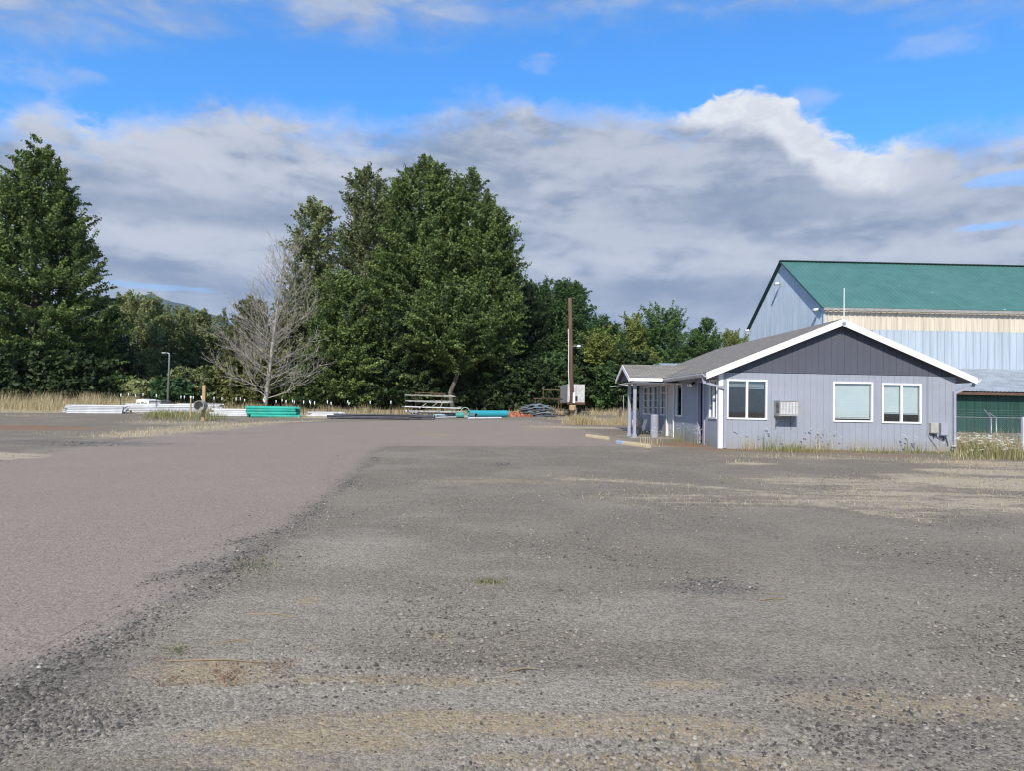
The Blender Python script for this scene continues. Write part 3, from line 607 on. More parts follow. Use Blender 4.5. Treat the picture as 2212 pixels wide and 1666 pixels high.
# ------------------------------------------------------------------ foliage
def crown_mesh(name, H0, H1, prof, n_cl, per, leaf, mat_, parent, rng, cl_len=1.15, cl_w=0.36, up=(0.25, 0.95), lump=0.15, inner=0.35, tbias=0.0, sq=1.0):
    ph = rng.random((6, 2)) * 6.283; fr = rng.integers(1, 6, (6, 2))
    ts = np.array([p[0] for p in prof]); rs = np.array([p[1] for p in prof])
    t = rng.random(n_cl * 4); r = np.interp(t, ts, rs); keep = rng.random(len(t)) < (r / rs.max()) ** 1.1 + 0.04; t = t[keep][:n_cl]; n = len(t); r = np.interp(t, ts, rs)
    az = rng.random(n) * 6.283
    lm = sum(np.sin(fr[i, 0] * az + ph[i, 0]) * np.sin(fr[i, 1] * 2.6 * t + ph[i, 1]) for i in range(6)) / 2.0
    rr = r * (1 + lump * lm) * np.sqrt(inner ** 2 + (1 - inner ** 2) * rng.random(n)) 
    out = np.column_stack([np.cos(az), np.sin(az) * sq, np.zeros(n)])
    c = out * rr[:, None]; c[:, 2] = H1 - t * (H1 - H0) + rng.normal(0, 0.2, n)
    nl = max(8, int((H1 - H0) * rs.max() * 0.75)); lc = c[rng.permutation(n)[:nl]]          # clumps gather on limbs, leaving gaps between them
    for i0 in range(0, n, 400):
        q = c[i0:i0 + 400]; dd = (q[:, None, :] - lc[None]) * np.array([1, 1, 1.5]); near = (dd ** 2).sum(2).argmin(1)
        c[i0:i0 + 400] = q + (lc[near] - q) * np.array([.25, .25, .5]) * (rng.random((len(q), 1)) ** .5)
    upv = up[1] + (up[0] - up[1]) * t + 0.2 * rng.standard_normal(n)
    d = out * np.sqrt(np.clip(1 - upv ** 2, 0.05, 1))[:, None]; d[:, 2] = upv; d += 0.25 * rng.standard_normal((n, 3)); d /= np.linalg.norm(d, axis=1)[:, None]
    L = cl_len * (0.55 + 0.9 * rng.random(n)) * np.clip(r / (rs.max() * 0.6), 0.5, 1.0)
    N = n * per; ci = np.repeat(np.arange(n), per)
    s = rng.random(N) * 2 - 1
    w = cl_w * (1.05 - 0.6 * (s * 0.5 + 0.5))
    off = rng.standard_normal((N, 3)) * (w * 0.55)[:, None]; off[:, 2] *= 0.5
    p = c[ci] + d[ci] * (s * L[ci])[:, None] + off
    nrm = rng.standard_normal((N, 3)) + 0.55 * out[ci] + np.array([0, 0, 0.7]); nrm /= np.linalg.norm(nrm, axis=1)[:, None]
    a = np.cross(nrm, rng.standard_normal((N, 3))); a /= np.linalg.norm(a, axis=1)[:, None] + 1e-9; b = np.cross(nrm, a)
    sz = leaf * (0.6 + 0.75 * rng.random(N)); a *= sz[:, None] * 0.62; b *= sz[:, None] * 0.42
    V = np.stack([p - a, p - 0.1 * a + b, p + a, p - 0.1 * a - b], 1).reshape(-1, 3); F = np.arange(N * 4).reshape(-1, 4)
    tc = np.clip(0.42 + tbias + 0.17 * rng.standard_normal(n), 0, 1)
    tint = np.clip(tc[ci] + 0.16 * rng.standard_normal(N), 0, 1)
    o = mesh_np(name, V, F, mat_, parent, tint=np.repeat(tint, 4))
    return o, c, d
def tree(name, u, v, Y, prof, lf, label, cat='tree', group=None, bottom=None, n_cl=420, per=60, leaf=0.155, seed=1, trunk_r=0.3, bark=BARK, dx=0.0, limbs=40, trunk_top=0.9, **kw):
    """prof: (0 = top .. 1 = crown bottom, half width in the 2212 frame)"""
    rng = np.random.default_rng(seed); per = int(per * 2.0); n_cl = int(n_cl * 1.75); top = at(u, v, Y); x = top.x + dx; gz = tz(x, Y); H = top.z - gz
    root = empty(name, (x, Y, gz - 0.05), rng.random() * 6, label, cat, group)
    H0 = 0.4 if bottom is None else at(u, bottom, Y).z - gz
    pr = [(t, w / FPX * Y) for t, w in prof]
    o, c, d = crown_mesh('crown', H0, H, pr, n_cl, per, leaf, lf, root, rng, **kw)
    mb = MB(); wob = [Vector((rng.normal(0, .12) * k, rng.normal(0, .12) * k, H * trunk_top * k / 6)) for k in range(7)]
    mb.tube([Vector((0, 0, 0))] + wob[1:], [trunk_r * (1 - 0.14 * k) for k in range(7)], 8)
    idx = rng.permutation(len(c))[:limbs]
    for i in idx:
        q = Vector(c[i]); zz = max(0.3, min(H * trunk_top, q.z - 0.45 * math.hypot(q.x, q.y))); k = zz / (H * trunk_top) * 6; j = int(min(5, k)); p0 = wob[j].lerp(wob[j + 1], k - j) if j else wob[1] * k
        m_ = p0.lerp(q, 0.5) + Vector((0, 0, -0.05 * (q - p0).length)); r0 = max(0.03, trunk_r * (0.42 - 0.05 * k))
        mb.tube([p0, m_, q], [r0, r0 * 0.6, 0.015], 5, cap=False)
    mb.build('trunk', bark, root, smooth=True)
    return root
LF_POP = leaf_mat('poplar_leaf', (0.032, 0.055, 0.017), (0.239, 0.317, 0.090))
LF_GREY = leaf_mat('grey_green_leaf', (0.070, 0.093, 0.040), (0.361, 0.391, 0.171))
LF_DARK = leaf_mat('dark_leaf', (0.018, 0.032, 0.012), (0.077, 0.114, 0.037))
LF_MAPLE = leaf_mat('maple_leaf', (0.027, 0.061, 0.022), (0.110, 0.190, 0.054))
LF_YEL = leaf_mat('yellow_leaf', (0.09, 0.125, 0.028), (0.33, 0.36, 0.085))
LF_OLIVE = leaf_mat('olive_leaf', (0.081, 0.095, 0.027), (0.270, 0.270, 0.095))
LF_REED = leaf_mat('reed_leaf', (0.028, 0.064, 0.026), (0.100, 0.185, 0.071))
POPP = lambda k: [(0, 6 * k), (.06, 24 * k), (.16, 48 * k), (.32, 72 * k), (.55, 92 * k), (.8, 100 * k), (1, 84 * k)]
T = tree
T('poplar_tree', 82, 294, 56, [(0, 7), (.06, 32), (.16, 68), (.3, 95), (.45, 120), (.6, 158), (.75, 168), (.9, 155), (1, 130)], LF_POP, 'tall dark poplar rising at the left edge above golden dry grass', n_cl=760, per=75, seed=11, trunk_r=.4, cl_len=1.2)
T('poplar_tree', -95, 335, 59, [(0, 7), (.08, 36), (.25, 80), (.5, 120), (1, 140)], LF_POP, 'poplar half outside the left edge behind the tall left poplar', n_cl=420, per=60, seed=12)
T('poplar_tree', 678, 424, 67, [(0, 8), (.08, 36), (.2, 52), (.45, 62), (.8, 78), (1, 80)], LF_GREY, 'slender pale grey-green poplar right behind the bare tree', n_cl=330, per=58, seed=13, tbias=.05, lump=.18, inner=.15)
T('poplar_tree', 797, 356, 67, [(0, 8), (.05, 34), (.14, 58), (.3, 80), (.5, 96), (.8, 112), (1, 100)], LF_GREY, 'tall airy poplar left of the tallest one in the middle clump', n_cl=520, per=64, seed=14, tbias=-.08, lump=.18, inner=.2)
T('poplar_tree', 922, 334, 63, [(0, 8), (.05, 38), (.13, 66), (.28, 92), (.5, 114), (.75, 126), (1, 108)], LF_POP, 'tallest poplar at the centre of the middle clump', n_cl=860, per=75, seed=15, tbias=.06, trunk_r=.42, cl_len=1.2)
T('poplar_tree', 1012, 370, 66, [(0, 6), (.05, 28), (.14, 54), (.28, 78), (.5, 98), (.8, 102), (1, 90)], LF_POP, 'second tallest poplar just right of the tallest one', n_cl=620, per=66, seed=16, tbias=0.0)
T('poplar_tree', 1056, 440, 62, [(0, 12), (.12, 44), (.25, 62), (.45, 70), (.7, 70), (1, 50)], LF_POP, 'poplar with ragged tips on the right flank of the middle clump', n_cl=520, per=70, seed=17, tbias=.03, lump=.2, bottom=830)
T('poplar_tree', 745, 590, 59, [(0, 14), (.15, 50), (.4, 72), (.8, 84), (1, 70)], LF_POP, 'bushy green poplar low on the left of the middle clump', n_cl=330, per=70, seed=18, tbias=.10, lump=.2)
T('poplar_tree', 985, 620, 58, [(0, 20), (.2, 70), (.5, 96), (.8, 80), (1, 40)], LF_POP, 'low spreading poplar with visible trunk behind the loaded rack', n_cl=330, per=70, seed=19, tbias=-.04, bottom=790, lump=.2, trunk_r=.22)
T('poplar_tree', 860, 640, 61, [(0, 20), (.2, 66), (.5, 90), (1, 86)], LF_DARK, 'dark leafy poplar low in the centre of the middle clump', n_cl=330, per=66, seed=20)
T('leafy_tree', 1120, 590, 68, [(0, 18), (.2, 52), (.5, 66), (1, 62)], LF_DARK, 'dull dark tree tucked under the right flank of the poplars', n_cl=300, per=60, seed=21, tbias=-.05)
T('leafy_tree', 1176, 612, 74, [(0, 26), (.12, 54), (.4, 66), (1, 66)], LF_MAPLE, 'deep green round-topped tree between the poplars and the pole', n_cl=300, per=60, seed=22, tbias=-.04)
T('leafy_tree', 1226, 608, 72, [(0, 22), (.1, 42), (.3, 56), (.6, 60), (1, 66)], LF_MAPLE, 'deep green round-topped tree right behind the wooden utility pole', n_cl=340, per=64, seed=23, tbias=.06)
T('leafy_tree', 1300, 682, 78, [(0, 12), (.2, 38), (.5, 50), (1, 54)], LF_MAPLE, 'small deep green tree just right of the wooden utility pole', n_cl=220, per=56, seed=24)
T('yellowing_tree', 1297, 724, 66, [(0, 12), (.3, 30), (.7, 34), (1, 22)], LF_YEL, 'small yellow-green crown in front of the hedge right of the pole', n_cl=80, per=50, seed=25, bottom=800, trunk_r=.12, tbias=-.1)
T('yellowing_tree', 1364, 676, 86, [(0, 16), (.25, 24), (.6, 28), (1, 30)], LF_YEL, 'tall yellow tree left of the round green tree behind the house', n_cl=130, per=54, seed=26, tbias=.05)
T('leafy_tree', 1432, 676, 88, [(0, 40), (.1, 56), (.4, 62), (1, 60)], LF_MAPLE, 'broad flat-topped green tree behind the porch roof', n_cl=260, per=62, seed=27, tbias=.42)
T('yellowing_tree', 1395, 742, 84, [(0, 16), (.4, 30), (1, 34)], LF_YEL, 'low yellowish tree just above the porch roof', n_cl=120, per=56, seed=28, tbias=-.1)
T('leafy_tree', 1522, 686, 86, [(0, 8), (.25, 30), (.55, 40), (1, 46)], LF_MAPLE, 'pointed green tree between the flat-topped tree and the barn', n_cl=200, per=58, seed=29, tbias=.25)
T('yellowing_tree', 1585, 712, 100, [(0, 20), (.3, 36), (1, 40)], LF_YEL, 'yellow-green tree at the left corner of the tall barn', n_cl=150, per=50, seed=30, tbias=.0)
T('leafy_tree', 1392, 700, 96, [(0, 24), (.2, 44), (.5, 52), (1, 56)], LF_MAPLE, 'mid green tree filling in behind the tall yellow tree', n_cl=220, per=58, seed=44, tbias=.3)
T('leafy_tree', 1478, 715, 98, [(0, 24), (.2, 44), (.5, 52), (1, 56)], LF_MAPLE, 'mid green tree in the dip behind the pointed green tree', n_cl=220, per=58, seed=45, tbias=.3)
T('leafy_tree', 1345, 715, 92, [(0, 24), (.2, 44), (.5, 52), (1, 56)], LF_MAPLE, 'mid green tree low between the pole and the tall yellow tree', n_cl=220, per=58, seed=46, tbias=.0)
T('leafy_tree', 1560, 722, 104, [(0, 24), (.2, 44), (.5, 52), (1, 56)], LF_MAPLE, 'mid green tree low behind the ridge of the house', n_cl=200, per=58, seed=47, tbias=.35)
T('leafy_tree', 305, 638, 74, [(0, 18), (.08, 44), (.25, 66), (.6, 84), (1, 88)], LF_GREY, 'broad grey-green tree between the left poplar and the lamp post', n_cl=420, per=62, seed=31, tbias=.22, lump=.18)
T('leafy_tree', 398, 668, 80, [(0, 14), (.15, 40), (.5, 56), (1, 60)], LF_GREY, 'smaller grey-green tree above the lamp post', n_cl=220, per=56, seed=32, tbias=.15)
T('leafy_tree', 462, 684, 76, [(0, 26), (.15, 56), (.5, 70), (1, 70)], LF_GREY, 'dull green tree left of the bare tree', n_cl=300, per=58, seed=33, tbias=-.05)
T('leafy_tree', 232, 690, 66, [(0, 14), (.25, 40), (.6, 52), (1, 56)], LF_DARK, 'dark low tree against the right side of the left poplar', n_cl=240, per=58, seed=34, tbias=.02)
T('leafy_tree', 545, 634, 70, [(0, 12), (.15, 30), (.5, 46), (1, 60)], LF_OLIVE, 'olive green tree seen through the bare branches', n_cl=220, per=56, seed=35, tbias=-.2)
T('leafy_tree', 640, 660, 66, [(0, 18), (.2, 48), (.5, 62), (1, 66)], LF_OLIVE, 'olive green tree between the bare tree and the middle poplars', n_cl=240, per=56, seed=36, tbias=-.2)
# hedge shrubs and undergrowth
shr = [(1155, 770, 64, 46, LF_DARK, 'dark hedge bush at the left end of the hedge by the poplars'), (1200, 765, 66, 50, LF_MAPLE, 'green hedge bush behind the white trailer'), (1262, 772, 67, 50, LF_DARK, 'dark hedge bush right behind the wooden pole'),
       (1320, 770, 66, 52, LF_MAPLE, 'green hedge bush right of the white trailer'), (1372, 766, 65, 50, LF_DARK, 'dark hedge bush beside the porch'), (1430, 790, 66, 60, LF_DARK, 'dark hedge bush hidden behind the house porch'),
       (60, 760, 52, 80, LF_DARK, 'dark undergrowth below the left poplar at the frame edge'), (165, 770, 53, 74, LF_DARK, 'dark undergrowth right under the left poplar'), (252, 822, 55, 34, LF_POP, 'green bush behind the first white pipe pile'),
       (310, 838, 55, 36, LF_GREY, 'green bush left of the lamp post'), (372, 840, 54, 28, LF_REED, 'green bush at the foot of the lamp post'), (412, 808, 56, 44, LF_GREY, 'grey-green bush right of the lamp post'),
       (470, 800, 58, 40, LF_OLIVE, 'olive bush left below the bare tree'), (520, 790, 57, 48, LF_OLIVE, 'olive bush behind the low bare branches'), (600, 770, 60, 56, LF_OLIVE, 'olive bush behind the bare tree trunk'),
       (665, 790, 58, 44, LF_POP, 'green bush right below the bare tree'), (740, 780, 60, 66, LF_DARK, 'dark undergrowth under the left of the middle poplars'), (830, 780, 60, 66, LF_DARK, 'dark undergrowth left of the loaded rack'),
       (910, 780, 61, 66, LF_DARK, 'dark undergrowth straight behind the loaded rack'), (1000, 790, 62, 56, LF_DARK, 'dark undergrowth right of the loaded rack'), (1075, 785, 62, 60, LF_DARK, 'dark undergrowth behind the teal pipe and orange netting')]
for i, (u, v, Y, hw, lf, lb) in enumerate(shr):
    T('bush', u, v, Y, [(0, hw * .35), (.2, hw * .8), (.6, hw), (1, hw)], lf, lb, 'bush', n_cl=110 if hw < 60 else 150, per=64, leaf=.26, seed=60 + i, trunk_r=.08, limbs=10, cl_len=.8, cl_w=.45, up=(.4, .9))

# bare tree
def bare_tree():
    rng = random.Random(5); b = gp(572, 872); Y = 52.0; base = at(572, 868, Y); x0 = base.x; gz = tz(x0, Y)
    root = empty('bare_tree', (x0, Y, gz), 0, 'leafless pale grey tree with fine upswept branches left of the poplars', 'tree')
    top = at(628, 532, Y) - Vector((x0, Y, gz)); H = top.z
    def P(k): return Vector((top.x * (0.25 * k + 0.75 * k * k * .6 + .15 * k), 0.25 * math.sin(k * 4), H * k))
    mb = MB(); mb.tube([P(k / 14) for k in range(15)], [0.16 * (1 - k / 14) ** 0.9 + 0.018 for k in range(15)], 8); mb.build('trunk', PALEBARK, root, smooth=True)
    br = MB()
    def branch(p, d, L, r, lvl):
        n = (6, 4, 3, 2)[lvl]; pts = [p]; q = p.copy(); dd = d.copy()
        for i in range(n):
            dd = (dd + Vector((rng.gauss(0, .09), rng.gauss(0, .09), .07 + rng.gauss(0, .06)))).normalized(); q = q + dd * (L / n); pts.append(q.copy())
        br.tube(pts, [r * (1 - .85 * i / n) + .004 for i in range(n + 1)], (5, 4, 3, 3)[lvl], cap=False)
        if lvl < 3:
            m = int(L * (2.9, 2.6, 2.0)[lvl]) + 1
            for j in range(m):
                t = 0.18 + 0.8 * (j + rng.random()) / m; i = min(n - 1, int(t * n)); bp = pts[i].lerp(pts[i + 1], t * n - i); dv = (pts[i + 1] - pts[i]).normalized()
                side = Vector((rng.gauss(0, 1), rng.gauss(0, 1), rng.gauss(0, .7))); side = (side - dv * side.dot(dv)).normalized()
                branch(bp, (dv * .75 + side * .62 + Vector((0, 0, .12))).normalized(), L * (.42 if lvl == 0 else .45) * (1.1 - .6 * t) * rng.uniform(.7, 1.2), max(.006, r * .42), lvl + 1)
    nb = 58
    for i in range(nb):
        k = 0.07 + 0.88 * (i / nb); a = i * 2.399 + rng.uniform(-.4, .4); w = (1 - k) ** .65
        up = .10 + 1.55 * k + rng.uniform(-.15, .15); L = (2.0 + 3.1 * w) * rng.uniform(.55, 1.25)
        branch(P(k), Vector((math.cos(a), math.sin(a), up)).normalized(), L, .024 * w + .011, 0)
    br.build('branches', PALEBARK, root, smooth=True)
bare_tree()

# far hills
def hills():
    xs_ = np.linspace(-5200, 3000, 240); rows = []
    ridge = 100 + 655 * np.exp(-((xs_ + 3500) / 900) ** 2) + 420 * np.exp(-((xs_ + 2450) / 900) ** 2) + 8 * np.sin(xs_ / 190) + 4 * np.sin(xs_ / 71 + 1)
    prof = [(0, -40), (.25, 0), (.55, .35), (.8, .7), (1, 1), (1.25, .6), (1.5, 0)]
    V = []
    for t_, h_ in prof:
        V += [(x, 4600 + 1500 * t_ + 60 * math.sin(x / 130 + t_ * 9), (h_ if h_ < 0 else h_ * r * (1 + .01 * math.sin(x / 45 + t_ * 20)))) for x, r in zip(xs_, ridge)]
    n = len(xs_); F = [(r * n + c, r * n + c + 1, (r + 1) * n + c + 1, (r + 1) * n + c) for r in range(len(prof) - 1) for c in range(n - 1)]
    o = mesh_np('hills', np.array(V), np.array(F), mat('forest_hill', (0.045, 0.07, 0.04), 0.95, scale=0.01, var=.3), smooth=True); tag(o, kind='structure')
hills()

# ------------------------------------------------------------------ the grey house
A0 = gp(1553, 970); HY = R(2.1)
A0 = Vector((A0.x, A0.y, tz(A0.x, A0.y)))
house = empty('house', A0, HY, 'single-storey lavender grey house with dark slate gable and white trim', 'house')
HM = Matrix.Translation(A0) @ Matrix.Rotation(HY, 4, 'Z')
W, DEP, MID, RS, EO, RO = 7.42, 11.3, 3.70, 0.411, 0.50, 0.27
RIDGE = 4.07
rooftop = lambda u: RIDGE - RS * abs(u - MID)
DIV = 2.36
def strips(mb, a0, a1, zlo, zhi, holes, put, step=0.203, gap=0.011, t=0.016):
    """vertical grooved boards: put(a_lo, a_hi, z_lo, z_hi at a_lo, z_hi at a_hi, back, front)"""
    cuts = sorted({h[0] for h in holes} | {h[1] for h in holes}); a = a0
    cols = []
    while a < a1 - 1e-6:
        b = min(a + step - gap, a1); cols.append((a, b, 0)); 
        if b < a1: cols.append((b, min(b + gap, a1), 1))
        a += step
    for lo, hi, g in cols:
        ed = [lo] + [c for c in cuts if lo + 1e-6 < c < hi - 1e-6] + [hi]
        for p, q in zip(ed[:-1], ed[1:]):
            m = (p + q) / 2; z = zlo; segs = []
            for h in sorted((h for h in holes if h[0] < m < h[1]), key=lambda h: h[2]):
                segs.append((z, h[2])); z = h[3]
            segs.append((z, None))
            for s0, s1 in segs:
                t0 = zhi(p) if s1 is None else s1; t1 = zhi(q) if s1 is None else s1
                if max(t0, t1) > s0 + 1e-4: put(p, q, s0, t0, t1, t - (0.010 if g else 0.0))
FWIN = [(0.24, 1.46, .92, 2.13), (3.56, 4.78, .90, 2.12), (5.10, 6.31, .88, 2.10)]
SWIN = [(0.18, 0.90, .92, 2.13), (4.08, 4.86, .92, 2.13), (6.50, 7.20, .92, 2.13), (7.75, 8.45, .92, 2.13), (8.62, 9.35, .92, 2.13), (9.55, 10.35, .92, 2.13)]
SDOOR = [(5.26, 6.20, 0.10, 2.16), (1.46, 2.06, 0.06, 2.10)]
def putF(mb, front):
    def f(p, q, z0, t0, t1, d):
        y0, y1 = 0.0, -d
        mb.add([(p, y0, z0), (q, y0, z0), (q, y1, z0), (p, y1, z0), (p, y0, t0), (q, y0, t1), (q, y1, t1), (p, y1, t0)], [(0, 1, 2, 3), (4, 7, 6, 5), (0, 4, 5, 1), (1, 5, 6, 2), (2, 6, 7, 3), (3, 7, 4, 0)])
    return f
def putS(mb):
    def f(p, q, z0, t0, t1, d):
        x0, x1 = 0.0, -d
        mb.add([(x0, p, z0), (x0, q, z0), (x1, q, z0), (x1, p, z0), (x0, p, t0), (x0, q, t1), (x1, q, t1), (x1, p, t0)], [(0, 1, 2, 3), (4, 7, 6, 5), (0, 4, 5, 1), (1, 5, 6, 2), (2, 6, 7, 3), (3, 7, 4, 0)])
    return f
mb = MB(); strips(mb, 0.0, W, -0.25, lambda u: DIV, FWIN, putF(mb, True)); mb.build('wall', SIDING, house)
mb = MB(); strips(mb, 0.0, W, DIV + .012, lambda u: rooftop(u) - 0.05, [], putF(mb, True), step=.205, t=.028); g_ = mb.build('gable', GABLE, house)
mb = MB(); strips(mb, 0.0, DEP, -0.25, lambda v: 2.50, SWIN + SDOOR, putS(mb)); mb.build('wall', SIDING, house)
mb = MB(); mb.box(W, W + .016, 0.0, DEP, -.3, 2.5); mb.add([(0, DEP, -.3), (W, DEP, -.3), (W, DEP, 2.5), (MID, DEP, RIDGE - .05), (0, DEP, 2.5)], [(0, 1, 2, 3, 4)]); mb.build('wall', SIDING, house)
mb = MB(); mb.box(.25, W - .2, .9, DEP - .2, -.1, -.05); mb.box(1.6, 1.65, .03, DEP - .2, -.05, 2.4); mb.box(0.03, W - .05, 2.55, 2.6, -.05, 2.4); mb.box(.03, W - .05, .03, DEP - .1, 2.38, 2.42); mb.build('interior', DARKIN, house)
# roof
def uvbox(o, fu):
    me = o.data; uv = me.uv_layers.new(name='UVMap')
    for l in me.loops: uv.data[l.index].uv = fu(me.vertices[l.vertex_index].co)
def roof_slab(name, poly3, n, parent, fu, t=.035):
    n = Vector(n).normalized() * t; k = len(poly3); mb = MB(); p = [Vector(q) for q in poly3]
    mb.add(p + [q - n for q in p], [tuple(range(k)), tuple(range(k, 2 * k))[::-1]] + [(i, k + i, k + (i + 1) % k, (i + 1) % k) for i in range(k)])
    o = mb.build(name, SHING, parent); uvbox(o, fu); return o
ul, ur = -EO, W + EO; zl, zr = rooftop(ul), rooftop(ur); v0, v1 = -RO, DEP + RO; CS = math.sqrt(1 + RS * RS)
fu = lambda c: (c.y, (abs(c.x - MID)) * CS)
roof_slab('roof', [(ul, v0, zl), (MID, v0, RIDGE), (MID, v1, RIDGE), (ul, v1, zl)], (-RS, 0, 1), house, fu)
roof_slab('roof', [(MID, v0, RIDGE), (ur, v0, zr), (ur, v1, zr), (MID, v1, RIDGE)], (RS, 0, 1), house, fu)
for s, ue, ze in ((-1, ul, zl), (1, ur, zr)):
    mb = MB(); d = 0.012; mb.prism([(ue, ze - .012), (MID, RIDGE - .012), (MID, RIDGE - .215), (ue, ze - .215)], 'y', v0 - .035, v0 + .005)
    mb.build('fascia', WHITE, house)
    mb = MB(); mb.prism([(ue, ze - .040), (MID, RIDGE - .040), (MID, RIDGE - .062), (ue, ze - .062)], 'y', v0 + .008, -.03); mb.build('soffit', SOFFIT, house)
    mb = MB(); mb.prism([(ue, ze - .05), (0 if s < 0 else W, rooftop(0) - .05), (0 if s < 0 else W, rooftop(0) - .16), (ue, ze - .16)], 'y', .0, DEP); mb.build('soffit', SOFFIT, house)
def gutter(mb, u0, s, va, vb, z):
    prof = [(u0, z), (u0, z - .12), (u0 + s * .06, z - .12), (u0 + s * .12, z - .05), (u0 + s * .125, z), (u0 + s * .11, z), (u0 + s * .105, z - .045), (u0 + s * .055, z - .105), (u0 + s * .012, z - .105), (u0 + s * .012, z)]
    mb.prism(prof if s > 0 else prof[::-1], 'y', va, vb)
mb = MB(); gutter(mb, ul, -1, v0 - .03, 4.62, zl - .03); mb.build('gutter', GUTTER, house); mb = MB(); gutter(mb, ul, -1, 7.3, v1, zl - .03); mb.build('gutter', GUTTER, house)
mb = MB(); gutter(mb, ur, 1, v0 - .03, v1, zr - .03); mb.build('gutter', WHITE, house)
# corner boards, downspouts
MB().box(-.035, .10, -.045, .07, -.2, 2.34).build('corner_trim', WHITE, house)
def spout(pts, m):
    mb = MB()
    for a, b in zip(pts[:-1], pts[1:]): mb.bar(a, b, .075, .055, up=(0, 1, 0))
    for p in pts[1:-1]: mb.box(p[0] - .037, p[0] + .037, p[1] - .03, p[1] + .03, p[2] - .045, p[2] + .045)
    return mb.build('downspout', m, house)
spout([(ul - .06, -.12, zl - .15), (ul - .02, -.115, zl - .30), (.145, -.085, zl - .50), (.145, -.085, .02)], GREYPIPE)
spout([(ur + .04, -.10, zr - .15), (ur + .0, -.10, zr - .26), (W - .06, -.06, zr - .50), (W - .06, -.06, .02)], LAVTRIM)
# windows
def window(kind, a0, a1, z0, z1, side):
    """kind: slider / single / side; side True = in the left wall (runs along y)"""
    T_ = (lambda a, d, z: (-d, a, z)) if side else (lambda a, d, z: (a, -d, z))
    def bx(mb, p, q, d0, d1, s, t):
        c = [T_(*k) for k in ((p, d0, s), (q, d1, t))]; lo = [min(c[0][i], c[1][i]) for i in range(3)]; hi = [max(c[0][i], c[1][i]) for i in range(3)]
        mb.box(lo[0], hi[0], lo[1], hi[1], lo[2], hi[2])
    root = MB(); f = .055; o_ = .02
    bx(root, a0 - o_, a1 + o_, -.03, .04, z1 - f + o_, z1 + o_); bx(root, a0 - o_, a1 + o_, -.03, .05, z0 - o_, z0 + f - o_)
    bx(root, a0 - o_, a0 + f - o_, -.03, .04, z0 + f - o_, z1 - f + o_); bx(root, a1 - f + o_, a1 + o_, -.03, .04, z0 + f - o_, z1 - f + o_)
    w = root.build('window', VINYL, house)
    if kind == 'slider':
        m = (a0 + a1) / 2; mb = MB(); bx(mb, m - .035, m + .035, -.028, .032, z0 + f - o_, z1 - f + o_); mb.build('mullion', VINYL, w)
    mb = MB(); bx(mb, a0 + .03, a1 - .03, -.012, -.006, z0 + .03, z1 - .03); mb.build('pane', GLASS, w)
    return w, bx, f
def slats(w, bx, a0, a1, z0, z1, m=None):
    mb = MB(); z = z0 + .01
    bx(mb, a0, a1, -.085, -.055, z0 - .03, z0)
    while z < z1 - .005:
        bx(mb, a0, a1, -.078, -.066 - .006 * ((z * 40) % 1), z, z + .0465); z += .048
    mb.build('blind', m or BLIND, w)
w, bx, f = window('slider', *FWIN[0], False); slats(w, bx, .3, .82, 1.93, 2.1, BLINDG); slats(w, bx, .88, 1.41, 1.88, 2.1, BLINDG)
w, bx, f = window('single', *FWIN[1], False); slats(w, bx, 3.6, 4.74, 1.01, 2.09)
w, bx, f = window('slider', *FWIN[2], False); slats(w, bx, 5.14, 5.67, 1.19, 2.08); slats(w, bx, 5.74, 6.27, 1.17, 2.08)
for i, s in enumerate(SWIN):
    w, bx, f = window('slider' if i in (0,) else 'side', *s, True)
    if i >= 2:
        mb = MB(); mm = (s[0] + s[1]) / 2
        bx(mb, mm - .012, mm + .012, -.02, .01, s[2] + .04, s[3] - .04)
        for k in range(1, 4): zz = s[2] + (s[3] - s[2]) * k / 4; bx(mb, s[0] + .04, s[1] - .04, -.02, .01, zz - .012, zz + .012)
        mb.build('muntin', VINYL, w)
# doors
def door(a0, a1, z0, z1, m, trim, rec):
    mb = MB(); mb.box(rec, rec + .04, a0, a1, z0, z1)
    for p, q, s, t_ in ((.15, .45, .25, .95), (.55, .85, .25, .95), (.15, .45, 1.1, 1.85), (.55, .85, 1.1, 1.85)): mb.box(rec - .012, rec, a0 + (a1 - a0) * p, a0 + (a1 - a0) * q, z0 + s, z0 + t_)
    d = mb.build('door', m, house)
    mb = MB(); mb.box(-.05, .06, a0 - .09, a0, z0 - .06, z1 + .09); mb.box(-.05, .06, a1, a1 + .09, z0 - .06, z1 + .09); mb.box(-.05, .06, a0, a1, z1, z1 + .09); mb.build('frame', trim, d)
    MB().tube([(rec - .06, a0 + .08, z0 + 1.0), (rec - .06, a0 + .14, z0 + 1.0)], .02, 8).build('handle', STEEL, d)
door(*SDOOR[0], DOORW, WHITE, .03); door(*SDOOR[1], LAVTRIM, LAVTRIM, .10)
